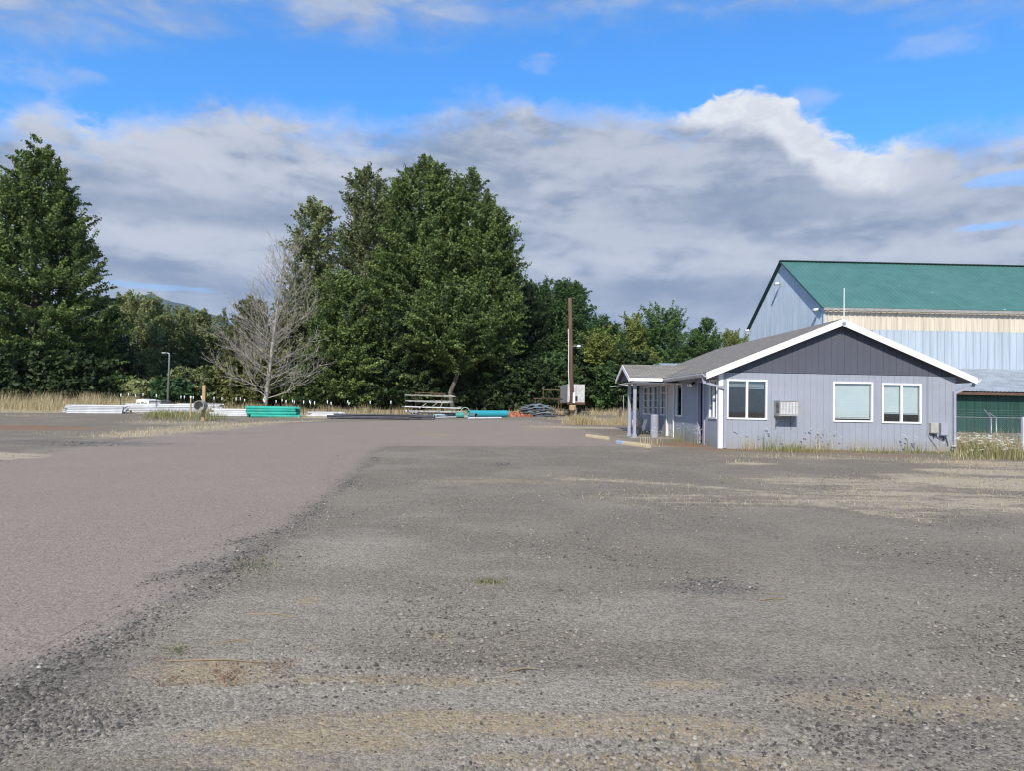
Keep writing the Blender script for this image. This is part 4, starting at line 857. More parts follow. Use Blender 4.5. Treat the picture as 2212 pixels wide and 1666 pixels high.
# porch
pv0, pv1, pu = 4.62, 7.32, -1.85; pm = (pv0 + pv1) / 2; pr_z = zl + RS * (pv1 - pv0) / 2
uin = MID - (RIDGE - pr_z) / RS
fup = lambda c: (c.x, abs(c.y - pm) * CS)
roof_slab('porch_roof', [(pu, pv0, zl + .012), (ul + .0, pv0, zl + .012), (uin, pm, pr_z + .012), (pu, pm, pr_z + .012)], (0, -RS, 1), house, fup)
roof_slab('porch_roof', [(pu, pm, pr_z + .012), (uin, pm, pr_z + .012), (ul, pv1, zl + .012), (pu, pv1, zl + .012)], (0, RS, 1), house, fup)
for va in (pv0, pv1):
    MB().prism([(va, zl - .0), (pm, pr_z - .0), (pm, pr_z - .15), (va, zl - .15)], 'x', pu - .03, pu + .004).build('fascia', WHITE, house)
MB().prism([(pv0, zl - .06), (pm, pr_z - .06), (pv1, zl - .06)], 'x', pu + .12, pu + .15).build('porch_gable', GABLE, house)
mb = MB(); mb.box(pu, ul - .13, pv0 - .10, pv0 - .005, zl - .13, zl - .01); mb.build('gutter', WHITE, house)
mb = MB(); mb.box(pu + .1, 0.0 - .02, pv0 + .02, pv1 - .02, zl - .20, zl - .17); mb.build('porch_ceiling', WHITE, house)
MB().box(pu + .06, -.03, pv0 + .05, pv1 - .05, -.25, .09).build('porch_slab', CONC, house)
for v_ in (5.0, 6.0):
    mb = MB(); mb.box(-1.62, -1.51, v_ - .055, v_ + .055, .09, zl - .20); mb.box(-1.645, -1.485, v_ - .08, v_ + .08, .09, .2); mb.build('porch_post', LAVTRIM, house)
# far canopy beyond the porch
mb = MB(); mb.hexa([(-1.6, 8.2, 2.10), (-.02, 8.2, 2.26), (-.02, 10.2, 2.26), (-1.6, 10.2, 2.10), (-1.6, 8.2, 2.13), (-.02, 8.2, 2.29), (-.02, 10.2, 2.29), (-1.6, 10.2, 2.13)]); mb.build('awning', WHITE, house)


def on_house(name, label, cat): 
    return empty(name, A0, HY, label, cat)
ac = on_house('air_conditioner', 'boxy window air conditioner on brackets in the grey house front', 'air conditioner')
u0, u1, z0, z1 = 1.69, 2.28, 1.03, 1.50
mb = MB(); d0 = -.46
mb.box(u0, u1, d0, .0, z1 - .03, z1); mb.box(u0, u1, d0, .0, z0, z0 + .04); mb.box(u0, u0 + .03, d0, .0, z0 + .04, z1 - .03); mb.box(u1 - .03, u1, d0, .0, z0 + .04, z1 - .03); mb.box(u0 + .03, u1 - .03, d0 + .06, -.02, z0 + .04, z1 - .03)
mb.build('casing', ACM, ac)
mb = MB()
for i in range(6): xx = u0 + .055 + i * (u1 - u0 - .11) / 5; mb.box(xx - .032, xx + .032, d0 + .01, d0 + .045, z0 + .05, z1 - .04)
for i in range(8): zz = z0 + .065 + i * (z1 - z0 - .12) / 7; mb.box(u0 + .032, u1 - .032, d0 + .018, d0 + .05, zz - .017, zz + .017)
mb.build('grille', ACW, ac)
mb = MB()
for k in range(9): zz = z0 + .1 + k * .036; mb.box(u0 - .006, u0 + .001, -.40, -.2, zz, zz + .014)
mb.build('vent', BLACK, ac)
for xx in (u0 + .05, u1 - .05):
    mb = MB(); mb.bar((xx, d0 + .08, z0 - .015), (xx, -.02, z0 - .015), .03, .025); mb.bar((xx, d0 + .14, z0 - .02), (xx, -.03, z0 - .33), .03, .02); mb.bar((xx, -.028, z0 - .4), (xx, -.028, z0 - .02), .03, .02, up=(1, 0, 0)); mb.build('bracket', STEEL, ac)
for nm, a, b, s, t_, m, lb in (('utility_box', 6.56, 6.79, .57, .90, BEIGE, 'beige telephone box low on the house front near its right corner'), ('utility_box', 6.88, 7.09, .50, .90, LAVTRIM, 'lavender painted electrical box right of the beige one on the wall')):
    r = on_house(nm, lb, 'utility box'); MB().box(a, b, -.14, -.016, s, t_).build('box', m, r, bevel=.012); MB().box(a - .006, b + .006, -.156, -.1405, s + .02, t_ + .006).build('lid', m, r, bevel=.006)
    MB().tube([((a + b) / 2, -.08, s), ((a + b) / 2 + .03, -.08, s - .12)], .018, 7).build('conduit', BLACK, r)
tag(MB().tube([(6.54, -.04, DIV), (6.54, -.04, .52), (6.60, -.05, .40), (6.95, -.10, -.02)], .012, 6).build('cable', GREYPIPE), 'grey cable running down the house front beside the beige box', 'cable').matrix_world = HM
tag(MB().tube([(6.7, -.07, .52), (6.85, -.06, .44), (6.98, -.07, .38), (7.10, -.07, .42), (7.16, -.05, .2)], .012, 6).build('cable', BLACK), 'black cable looping under the two utility boxes', 'cable').matrix_world = HM
ant = on_house('antenna', 'thin white pole standing at the peak of the grey house', 'antenna')
MB().tube([(MID + .02, v0 - .055, RIDGE - .25), (MID + .02, v0 - .055, RIDGE + .93)], [.018, .014], 8).build('pole', WHITE, ant)
MB().box(MID - .02, MID + .06, v0 - .085, v0 - .036, RIDGE - .2, RIDGE - .12).build('clamp', STEEL, ant)
fl = on_house('floodlight', 'black twin floodlight under the left eave of the house', 'lamp')
MB().tube([(-.02, 2.55, 2.12), (-.12, 2.5, 2.10)], .035, 8).build('bracket', BLACK, fl)
for dy in (-.12, .12):
    h_ = MB().lathe([(.03, 0), (.05, .05), (.085, .15), (.085, .16)], 12); o = h_.build('lamp_head', BLACK, fl, smooth=True); o.location = (-.14, 2.5 + dy, 2.08); o.rotation_euler = (R(35), R(-130), 0)
    q = MB().lathe([(.0, .152), (.078, .153)], 12).build('lens', WHITE, o)
# propane tank, grey bollard, parking blocks
tp = HM @ Vector((-1.05, 7.3, 0)); tank = empty('propane_tank', (tp.x, tp.y, tz(tp.x, tp.y)), HY + R(70), 'white propane tank lying behind the porch posts', 'tank')
mb = MB(); mb.tube([(-.75, 0, .5), (-.68, 0, .5), (-.55, 0, .5), (.55, 0, .5), (.68, 0, .5), (.75, 0, .5)], [.08, .18, .25, .25, .18, .08], 16); mb.build('body', PVCW, tank, smooth=True)
MB().lathe([(.0, .98), (.14, .96), (.17, .9), (.17, .7)], 14).build('dome', PVCW, tank, smooth=True)
for sx in (-.4, .4): MB().box(sx - .05, sx + .05, -.22, .22, 0, .24).build('foot', CONC, tank)
bp_ = HM @ Vector((-.75, 5.2, 0)); bo = empty('bollard', (bp_.x, bp_.y, A0.z + .09), 0, 'thick grey cylinder standing on the porch slab by the door', 'bollard')
MB().lathe([(0, 0), (.15, 0), (.15, .82), (.14, .86), (0, .86)], 16).build('post', GREYPIPE, bo, smooth=False)
def stop(u0, v0_, u1, v1_, segs, label):
    a, b = gp(u0, v0_), gp(u1, v1_); L = (b - a).length; rt = empty('parking_block', (a.x, a.y, tz(a.x, a.y)), math.atan2(b.y - a.y, b.x - a.x), label, 'parking block')
    rt.rotation_euler[1] = -math.atan2(b.z - a.z, math.hypot(b.x - a.x, b.y - a.y))
    for (s0, s1, m) in segs:
        mb = MB(); mb.prism([(-.085, -.02), (.085, -.02), (.08, .06), (.05, .105), (-.05, .105), (-.08, .06)], 'x', L * s0, L * s1); mb.build('block', m, rt, bevel=.015)
stop(1268, 945, 1313, 951, [(0, .52, YELLOW), (.53, 1, YELLOW)], 'worn yellow parking block lying alone left of the porch')
stop(1334, 959, 1402, 968, [(0, .24, BLUEP), (.245, 1, YELLOW)], 'yellow parking block with a blue painted end before the porch')

# weed clumps along the walls, each a thing
wc = [(1618, 972, .55, 60, 10, 'pale weed clump at the house front below the air conditioner'), (1655, 972, .6, 60, 16, 'tall weed clump right of the first one under the air conditioner'), (1768, 974, .62, 60, 34, 'white flowering weed clump at the middle of the house front'),
      (1720, 974, .45, 40, 6, 'thin grass clump between the air conditioner and the middle window'), (1860, 976, .38, 40, 5, 'low grass clump below the blind-covered single window'), (1975, 978, .5, 60, 18, 'cream flowering weed clump below the right window'),
      (2040, 980, .4, 40, 8, 'weed clump below the two utility boxes'), (1520, 963, .55, 60, 26, 'flowering weed clump left of the white corner board'), (1408, 964, .55, 70, 20, 'yellowish flowering weed on the kerb before the porch'), (1467, 955, .6, 60, 16, 'weed clump between the white door and the corner')]
for i, (u, v, h, nb, nf, lb) in enumerate(wc):
    p = gp(u, v); rt = empty('weed', (p.x, p.y, tz(p.x, p.y) - .01), 0, lb, 'weed')
    Q = RNG.normal(0, .2, (int(nb * 1.05), 2)); blades('stalks', Q, h * (.2 + .8 * RNG.random(len(Q)) ** 1.5), np.full(len(Q), .012), .35, STRAW if i % 2 == 0 else GREENB, None, None, parent=rt, base=np.zeros(len(Q)))
    flowers(RNG.normal(0, .2, (max(3, nf * 2 // 3), 2)), h * (.7 + .4 * RNG.random(max(3, nf * 2 // 3))), 'flower_heads', None, kind='stuff', parent=rt, base=0.0, head=.036)

# ------------------------------------------------------------------ barn
BN, BF = Vector((0, 60.0)), 77.5
n0 = at(1779, 661, 60.0); n1 = at(1604, 706, BF); ap = at(1685, 566, 68.7)
barn = empty('barn', (n0.x, 60.0, 0), R(1.2), 'tall metal barn with green roof and pale blue corrugated gable', 'barn')
EZ, AZ, LB, BW = n0.z, ap.z, 46.0, BF - 60.0
def corr_mat(name, c, var=.08, streak=True, rough=.5):
    return mat(name, c, rough, 0.0, var=var, scale=1.2, stretch=(3, 3, .15), spec=.5)
M_BLUEG = corr_mat('pale_blue_sheet', (0.50, 0.595, 0.70)); M_BLUEP = corr_mat('faded_blue_band', (0.45, 0.515, 0.58), .07); M_BEIGE = corr_mat('aged_beige_band', (0.67, 0.59, 0.48), .10)
M_GROOF = mat('green_roof_sheet', (0.070, 0.185, 0.165), .5, var=.06, scale=.8); M_GWALL = corr_mat('dark_green_sheet', (0.022, 0.075, 0.055), .15); M_TRIM = mat('dark_green_trim', (0.03, 0.075, 0.07), .5); M_LROOF = mat('lean_to_sheet', (0.36, 0.40, 0.44), .45, var=.12, scale=1)
_t = NT(M_GROOF.node_tree); _b = _t.n['Principled BSDF']; _src = _b.inputs['Base Color'].links[0].from_socket; _tc = _t.new('ShaderNodeTexCoord').outputs['Object']
_v = _t.voro(_tc, 0.9); _s = _t.new('ShaderNodeSeparateColor'); _t.l.new(_v.outputs['Color'], _s.inputs[0])
_spk = _t.math('MULTIPLY', _t.math('GREATER_THAN', _s.outputs[0], 0.9), _t.smooth(_v.outputs['Distance'], 0.10, 0.05)); _n = _t.noise(_tc, 0.25, 5, 0.6)
_t.l.new(_t.mix(_spk, _t.mix(_t.smooth(_n, 0.45, 0.7, 0.0, 0.3), _src, (0.11, 0.23, 0.21)), (0.5, 0.55, 0.55)), _b.inputs['Base Color'])
def ribbed(x0, x1, pitch, amp):
    """trapezoid rib outline along x: (x, depth)"""
    pts = []; x = x0
    while x < x1:
        for q, d in ((0, 0), (.62, 0), (.70, amp), (.90, amp), (.98, 0)):
            if x + q * pitch < x1: pts.append((x + q * pitch, d))
        x += pitch
    pts.append((x1, 0)); return pts
def sheet_wall(name, a0, a1, zlo, zhi, pitch, amp, m, put, parent):
    P_ = ribbed(a0, a1, pitch, amp); mb = MB(); vs = []
    for a, d in P_: vs += [put(a, d, zlo(a)), put(a, d, zhi(a))]
    mb.add(vs, [(2 * i, 2 * i + 2, 2 * i + 3, 2 * i + 1) for i in range(len(P_) - 1)]); return mb.build(name, m, parent)
bz1 = at(2100, 717, 60).z; bz2 = at(2100, 796, 60).z
lt0 = at(2150, 847, 52.0)
front = lambda a, d, z: (a, -d, z)
sheet_wall('wall', 0, LB, lambda a: bz1, lambda a: EZ, .46, .08, M_BEIGE, front, barn)
sheet_wall('wall', 0, LB, lambda a: bz2 - .15, lambda a: bz1 + .08, .62, .10, M_BLUEP, lambda a, d, z: (a, -.05 - d, z), barn)
sheet_wall('wall', -13.6, LB, lambda a: -.3, lambda a: bz2 + (lt0.z - bz2) * 7.45 / 8.1 - .06, .30, .03, M_GWALL, lambda a, d, z: (a, -7.45 - d, z), barn)
gz_ = lambda a: EZ + (AZ - EZ) * (1 - abs(a - BW / 2) / (BW / 2))
left = lambda a, d, z: (-d, a, z)
P_ = ribbed(0, BW, .19, .022)
ga = sheet_wall('gable_wall', 0, BW, lambda a: -.3, gz_, .19, .022, M_BLUEG, left, barn)
mb = MB(); mb.box(LB - .02, LB, 0, BW, -.3, EZ); mb.box(0, LB, BW, BW + .05, -.3, EZ); mb.build('wall', M_BLUEG, barn)
def roof_side(y0, z0_, y1, z1_):
    P2 = ribbed(-.25, LB, .42, .035); mb = MB(); vs = []; n_ = Vector((0, z0_ - z1_, y1 - y0)); n_ = n_.normalized() * (1 if n_.z > 0 else -1)
    for a, d in P2: vs += [Vector((a, y0, z0_)) + n_ * d, Vector((a, y1, z1_)) + n_ * d]
    mb.add(vs, [(2 * i, 2 * i + 2, 2 * i + 3, 2 * i + 1) for i in range(len(P2) - 1)]); mb.build('roof', M_GROOF, barn)
sl = (AZ - EZ) / (BW / 2); roof_side(-.35, EZ - .35 * sl + .1, BW / 2, AZ + .1); roof_side(BW + .35, EZ - .35 * sl + .1, BW / 2, AZ + .1)
for y0, s in ((-.38, 1), (BW + .38, -1)): MB().bar((-.27, y0, EZ - .38 * sl + .06), (-.27, BW / 2, AZ + .1), .08, .09).build('rake_trim', M_TRIM, barn)
MB().bar((-.3, BW / 2, AZ + .17), (LB, BW / 2, AZ + .17), .5, .06).build('ridge_cap', M_TRIM, barn)
MB().box(-.2, LB, -.52, -.37, EZ - .38, EZ - .16).build('gutter', mat('weathered_gutter', (0.33, 0.32, 0.30), .6, var=.1), barn)
MB().box(-.06, .12, -.12, .02, bz2 - 5, EZ).build('corner_trim', M_BLUEP, barn)
# lean-to
lt = at(2150, 847, 52.0); P2 = ribbed(-14, LB, .3, .03); mb = MB(); vs = []
for a, d in P2: vs += [(a, -.1, bz2 - .02 + d), (a, 52.0 - 60 - .2, lt.z + d)]
mb.add(vs, [(2 * i, 2 * i + 2, 2 * i + 3, 2 * i + 1) for i in range(len(P2) - 1)]); mb.build('lean_to_roof', M_LROOF, barn)
MB().box(-14, LB, -8.1, -7.95, lt.z - .26, lt.z - .05).build('lean_to_beam', POLEW, barn)
for k in range(-14, 46, 9): MB().box(k, k + .18, -8.1, -7.92, -.4, lt.z - .26).build('lean_to_post', POLEW, barn)
def barn_light(loc, label, rz):
    r = empty('barn_light', loc, rz, label, 'lamp')
    MB().tube([(0, .28, -.12), (0, .05, 0)], .04, 7).build('arm', STEEL, r); mb = MB(); mb.hexa([(-.16, -.3, -.16), (.16, -.3, -.16), (.16, .1, -.10), (-.16, .1, -.10), (-.18, -.34, .02), (.18, -.34, .02), (.14, .1, .12), (-.14, .1, .12)]); mb.build('housing', WHITE, r, bevel=.03)
    MB().box(-.13, .13, -.27, .05, -.175, -.15).build('lens', BEIGE, r)
BMX = Matrix.Translation((n0.x, 60, 0)) @ Matrix.Rotation(R(1.2), 4, 'Z')
def bl(y, z): return BMX @ Vector((-.34, y, z))
barn_light(bl(BW / 2 + .3, at(1677, 611, 69).z), 'white floodlight high on the barn gable below its peak', R(-90)); barn_light(bl(.55, at(1765, 662, 60.5).z - .2), 'white floodlight at the near eave corner of the barn', R(-90)); barn_light(bl(BW - .3, at(1601, 712, 77).z), 'white floodlight at the far eave corner of the barn', R(-90))
# far teal roof behind the porch
p = at(1415, 790, 80); sh = empty('shed', (p.x, 80, 0), 0, 'far shed with green roof just showing above the porch roof', 'shed')
zt = at(1415, 786, 80).z; MB().prism([(-1.2, zt - 1.1), (0, zt), (3, zt - 2.2), (3, zt - 2.4), (0, zt - .15), (-1.2, zt - 1.25)], 'x', -2.6, 2.2).build('roof', M_GROOF, sh); MB().box(-2.4, 2.0, -.9, 3, 1.0, zt - 1.2).build('wall', M_BEIGE, sh)

# ------------------------------------------------------------------ chain link fence
fy = 32.0; fence = empty('chain_link_fence', (0, fy, 0), 0, 'galvanised chain link fence with barbed wire arms right of the house', 'fence')
fz = at(2120, 903, fy).z; fx0, fx1 = at(2060, 903, fy).x, 26.0; fb = tz(20, fy) - .05
for px in (2141, 2152, 2240):
    x = at(px, 903, fy).x; mb = MB(); mb.tube([(x, 0, fb), (x, 0, fz + .02)], .03, 8); MB_ = mb.build('post', STEEL, fence, smooth=True)
    MB().bar((x, 0, fz), (x - .32, 0, fz + .36 if px != 2152 else fz + .2), .035, .035).build('barb_arm', STEEL, fence)
MB().tube([(fx0, 0, fz), (fx1, 0, fz)], .022, 7).build('top_rail', STEEL, fence)
mb = MB()
for k in range(3): q = (k + 1) / 3.3; mb.tube([(fx0, 0, fz + .36 * q), (fx1, 0, fz + .36 * q)], .004, 4, cap=False)
mb.build('barbed_wire', STEEL, fence)
mb = MB(); hgt = fz - fb; x = fx0 - hgt
while x < fx1:
    for s in (1, -1):
        a = (x, .005 * s, fb) if s > 0 else (x + hgt, .005 * s, fb); b = (x + hgt, .005 * s, fz) if s > 0 else (x, .005 * s, fz); mb.tube([a, b], .0022, 3, cap=False)
    x += .085
mb.build('wire_mesh', STEEL, fence)
q = at(2212, 940, 22.6); wp = empty('white_post', (q.x, 22.6, tz(q.x, 22.6)), 0, 'plain white post at the right edge among the wildflowers', 'post')
MB().box(-.06, .06, -.06, .06, -.2, at(2212, 902, 22.6).z - tz(q.x, 22.6)).build('post', WHITE, wp, bevel=.01)

# ------------------------------------------------------------------ utility pole, lamp post, trailer, posts
b0 = gp(1236, 911); tp_ = at(1231, 643, b0.y); up_ = empty('utility_pole', (b0.x, b0.y, tz(b0.x, b0.y)), 0, 'tall bare wooden utility pole with a small lamp arm', 'utility pole')
HT = tp_.z - tz(b0.x, b0.y); lx = tp_.x - b0.x
MB().tube([(0, 0, -.3), (lx * .5, 0, HT * .5), (lx, 0, HT)], [.15, .125, .105], 12).build('pole', POLEW, up_, smooth=True)
la = at(1234, 748, b0.y); lz = la.z - b0.z
MB().tube([(lx * .7, -.05, lz - .1), (lx * .7 + .2, -.12, lz + .03), (lx * .7 + .42, -.15, lz)], .03, 7).build('lamp_arm', STEEL, up_); MB().lathe([(.0, .1), (.09, .08), (.13, -.03), (.0, -.06)], 12, (lx * .7 + .48, -.15, lz)).build('lamp', VINYL, up_, smooth=True)
MB().tube([(-.15, -.05, HT * .16), (-.17 + lx * .4, -.05, HT * .4), (-.13 + lx * .6, -.06, HT * .60), (-.12 + lx * .8, -.06, HT * .75)], .028, 6).build('conduit', PVCW, up_)
MB().box(.0, .13, -.22, -.13, HT * .145, HT * .23).build('notice', WHITE, up_); MB().lathe([(.18, .0), (.21, .05), (.21, .28), (.17, .32)], 10, (.01, 0, HT * .085)).build('padding', LUMBER, up_); MB().tube([(.19, -.03, 0), (.19, -.03, HT * .11)], .035, 8).build('conduit', STEEL, up_)
lp = at(362, 868, 52); lo = empty('lamp_post', (lp.x, 52, tz(lp.x, 52)), 0, 'slim pale grey lamp post with a short arm behind the white pipes', 'lamp post')
lh = at(362, 762, 52).z - tz(lp.x, 52); MB().tube([(0, 0, 0), (.03, 0, lh - .15), (0, 0, lh - .03), (-.1, 0, lh), (-.3, 0, lh)], [.075, .06, .055, .05, .045], 10).build('pole', STEEL, lo, smooth=True); MB().box(-.52, -.22, -.09, .09, lh - .05, lh + .06).build('lamp_head', ACM, lo, bevel=.03)
# white trailer
tr_ = at(1240, 868, 50); g0 = tz(tr_.x, 50); tro = empty('box_trailer', (tr_.x, 50.0, g0), 0, 'old white box trailer parked before the hedge behind the pole', 'trailer')
x0, x1 = at(1226, 850, 50).x - tr_.x, at(1263, 850, 50).x - tr_.x; zb, zt = at(1240, 872, 50).z - g0, at(1240, 830, 50).z - g0; xl = at(1210, 850, 54.5).x - tr_.x
M_TRW = mat('chalky_white_panel', (0.60, 0.58, 0.57), .7, scale=4, col2=(0.42, 0.39, 0.37)); M_TRG = mat('grey_panel', (0.36, 0.37, 0.38), .6, var=.1)
mb = MB(); mb.hexa([(x0, 0, zb), (x1, 0, zb), (x1 + .2, 5, zb), (xl, 4.6, zb), (x0, 0, zt), (x1, 0, zt), (x1 + .2, 5, zt), (xl, 4.6, zt)]); mb.build('body', M_TRW, tro)
MB().add([(x0 - .012, -.0, zb + .05), (xl - .012, 4.6, zb + .05), (xl - .012, 4.6, zt - .05), (x0 - .012, 0, zt - .05)], [(0, 1, 2, 3)]).build('side_panel', M_TRG, tro)
MB().box(x0 - .02, x1 + .02, -.05, -.005, zb - .1, zb + .06).build('sill', RUST, tro); MB().box((x0 + x1) / 2 - .02, (x0 + x1) / 2 + .02, -.02, -.004, zb + .1, zt - .08).build('door_seam', M_TRG, tro); MB().box(x0 + .55, x0 + .7, -.05, -.005, zb + .15, zb + .5).build('latch', BLACK, tro)
for xx in (x0 + .25, x1 - .25):
    MB().tube([(xx - .11, 1.2, .42), (xx + .11, 1.2, .42)], .42, 16).build('wheel', RUBBER, tro)
# tyre
q = gp(1210, 886); ty = empty('tyre', (q.x, q.y, tz(q.x, q.y)), 0, 'old tyre lying flat on the ground beside the wooden pole', 'tyre'); mb = MB()
prof = [(.32, .02), (.5, .0), (.55, .06), (.55, .2), (.5, .26), (.32, .24), (.3, .13), (.32, .02)]; mb.lathe(prof, 20); mb.build('tread', RUBBER, ty, smooth=True)
# rusty frame
q = gp(1160, 884); rf = empty('steel_frame', (q.x, 50, tz(q.x, 50)), 0, 'rusty steel frame standing between the tarps and the white trailer', 'frame'); s_ = 50 / FPX; g0 = tz(q.x, 50)
X_ = lambda u: at(u, 870, 50).x - q.x
Zf = lambda v: at(1190, v, 50).z - g0
mb = MB(); mb.bar((X_(1152), 0, Zf(862)), (X_(1216), 0, Zf(864)), .06, .07); mb.bar((X_(1172), 0, Zf(843)), (X_(1212), 0, Zf(843)), .06, .06); mb.build('beam', RUST, rf)
for u, vt, vb in ((1173, 843, 862), (1211, 843, 864), (1207, 864, 888), (1212, 864, 888), (1156, 862, 886)): MB().bar((X_(u), 0, Zf(vb)), (X_(u), 0, Zf(vt)), .05, .05).build('leg', RUST, rf)
MB().box(X_(1170), X_(1215), -.1, 1.2, Zf(864) + .06, Zf(864) + .1).build('deck', RUST, rf)
# wooden post with tube, stake, short posts
q = gp(438, 911); wpz = tz(q.x, q.y); wo = empty('wooden_post', (q.x, q.y, wpz), 0, 'new wooden post carrying a short round pipe section', 'post')
zz = lambda v: at(438, v, q.y).z - wpz
MB().box(-.07, .07, .0, .09, -.2, zz(832)).build('post', LUMBER, wo, bevel=.006)
mb = MB(); cz = zz(878); mb.pipe((-.03, -.42, cz), (-.03, -.005, cz), .25, .03, 24); mb.build('tube', CONC, wo, smooth=False); MB().tube([(-.03, -.09, cz), (-.03, -.06, cz)], .222, 24).build('tube_back', mat('tube_inside', (0.30, 0.25, 0.22), .9, scale=9, col2=(0.5, .46, .44)), wo)
q = gp(411, 907); so_ = empty('wooden_stake', (q.x, q.y, tz(q.x, q.y)), 0, 'thin wooden stake with a white tip left of the round tube', 'stake'); hh = at(411, 861, q.y).z - tz(q.x, q.y)
MB().box(-.03, .03, -.03, .03, -.2, hh).build('stake', LUMBER, so_); MB().box(-.035, .035, -.035, .035, hh + .002, hh + .1).build('tip', WHITE, so_)
q = gp(1340, 908); bo2 = empty('short_post', (q.x, q.y, tz(q.x, q.y)), 0, 'short dark wooden post in the dry grass left of the porch', 'post'); MB().box(-.1, .1, -.1, .1, -.1, at(1340, 882, q.y).z - tz(q.x, q.y)).build('post', POLEW, bo2, bevel=.02); MB().box(-.13, -.105, -.05, .05, 0, .7).build('side_board', GREYWOOD, bo2)
st = empty('thin_stake', (q.x + .28, q.y + .3, tz(q.x, q.y)), 0, 'thin pale stake right behind the short dark post', 'stake'); MB().tube([(0, 0, 0), (-.06, 0, at(1343, 855, q.y).z - tz(q.x, q.y))], .022, 6).build('rod', ACM, st)

# ------------------------------------------------------------------ pipe piles
def pipe_mesh(L, r, wall, m, name='pipe'):
    mb = MB(); mb.pipe((0, 0, 0), (L, 0, 0), r, wall, 14); o = mb.build(name, m); me = o.data; bpy.data.objects.remove(o); return me
def pile(u, v, ang, me, r, counts, label, group, jit=.25, name='pipe', sag=0, lj=0):
    p = gp(u, v); z = tz(p.x, p.y); d = Vector((math.cos(ang), math.sin(ang))); nrm = Vector((-d.y, d.x))
    for k, c in enumerate(counts):
        for i in range(c):
            s = (i + .5 * k) * 2 * r * 1.01; o = bpy.data.objects.new(name, me); COL.objects.link(o)
            j = random.uniform(-jit, jit) + lj * k
            o.location = (p.x + nrm.x * s + d.x * j, p.y + nrm.y * s + d.y * j, z + r + k * r * 1.74 + .002 + tz(p.x + nrm.x * s, p.y + nrm.y * s) - z)
            o.rotation_euler = (random.uniform(0, 6), random.uniform(-.006, .006), ang + random.uniform(-.006, .006)); tag(o, label, 'pipe', group)
m1 = pipe_mesh(2.7, .055, .007, PVCW); m2 = pipe_mesh(3.9, .06, .007, PVCW); m3 = pipe_mesh(2.6, .055, .007, PVCW); m4 = pipe_mesh(2.0, .06, .007, PVCW)
mg = pipe_mesh(2.6, .085, .009, PVCG); m5 = pipe_mesh(1.7, .055, .007, PVCW)
pile(144, 895, R(33), m1, .055, (12, 11, 10, 8, 6), 'white plastic pipe in the leftmost white pile', 'white pipes in the leftmost pile', .25, lj=.05)
pile(276, 893, R(30), m2, .06, (11, 10, 9, 8, 7), 'white plastic pipe in the pile before the lamp post', 'white pipes in the pile before the lamp post', .22)
pile(388, 889, R(28), m3, .055, (7, 6, 6, 5, 4), 'white plastic pipe in the pile behind the round tube', 'white pipes in the pile behind the round tube', .25)
pile(462, 901, R(14), m4, .06, (6, 5, 4, 2), 'white plastic pipe in the low pile left of the green pipes', 'white pipes left of the green pipes', .3)
pile(538, 903, R(24), mg, .085, (6, 6, 5, 4), 'green plastic pipe in the pile behind the capped posts', 'green plastic pipes in one pile', .18)
pile(674, 902, R(26), m5, .055, (6, 5, 4), 'white plastic pipe in the small pile right of the green pipes', 'white pipes right of the green pipes', .3)
mbk = pipe_mesh(4.4, .05, .008, BLKPIPE)
pile(735, 906, R(5), mbk, .05, (6, 4, 2), 'black plastic pipe in the flat heap left of the loaded rack', 'black pipes in the flat heap', .8)
# white box behind the pipes
q = at(318, 880, 47); wb = empty('low_white_box', (q.x, 47, tz(q.x, 47)), 0, 'low white box with dark marks standing behind the white pipes', 'box')
X_ = lambda u: at(u, 870, 47).x - q.x
zt = at(300, 864, 47).z - tz(q.x, 47); MB().prism([(X_(293), 0), (X_(322), 0), (X_(322), zt - .05), (X_(308), zt + .04), (X_(293), zt - .02)], 'y', 0, 1.5).build('front', WHITE, wb); MB().box(X_(322) + .003, X_(345), .1, 1.4, 0, zt - .12).build('body', M_TRG, wb); MB().box(X_(322) + .003, X_(347), .02, 1.45, zt - .11, zt - .04).build('lid', M_TRG, wb)
for (a, b, s, t_) in ((.1, .32, .62, .68), (.18, .24, .5, .6), (.42, .6, .56, .74), (.64, .85, .64, .7)):
    w_ = X_(322) - X_(293); MB().box(X_(293) + w_ * a, X_(293) + w_ * b, -.008, -.003, zt * s, zt * t_).build('mark', BLACK, wb)
# capped steel posts
heads = [(150, x, y) for x, y in ((937, 235), (1037, 228), (1128, 245), (1229, 230), (1405, 240), (1730, 262), (1775, 262), (1893, 268), (2003, 265))] + \
        [(550, x, y) for x, y in ((398, 278), (503, 285), (690, 287), (745, 287), (802, 305), (1050, 300), (1067, 318), (1218, 322), (1297, 305), (1350, 320), (1435, 315), (1458, 328), (1582, 327), (1660, 320), (1673, 340), (1726, 337), (1896, 325), (1946, 345), (2166, 325), (2182, 350))] + [(1000, 472, 330), (1000, 745, 330)]
frontx = {(150, 937), (150, 1405), (150, 2003), (550, 398), (550, 690), (550, 1050), (550, 1350), (550, 1582), (550, 1896), (550, 1946), (1000, 472), (1000, 745), (550, 1726)}
ORD = ['leftmost', 'second', 'third', 'fourth', 'fifth', 'sixth', 'seventh', 'eighth', 'ninth', 'tenth', 'eleventh', 'twelfth', 'thirteenth', 'fourteenth', 'fifteenth', 'sixteenth', 'seventeenth', 'eighteenth', 'nineteenth', 'twentieth',
       'twenty-first', 'twenty-second', 'twenty-third', 'twenty-fourth', 'twenty-fifth', 'twenty-sixth', 'twenty-seventh', 'twenty-eighth', 'twenty-ninth', 'thirtieth', 'thirty-first', 'rightmost']
cap_me = None
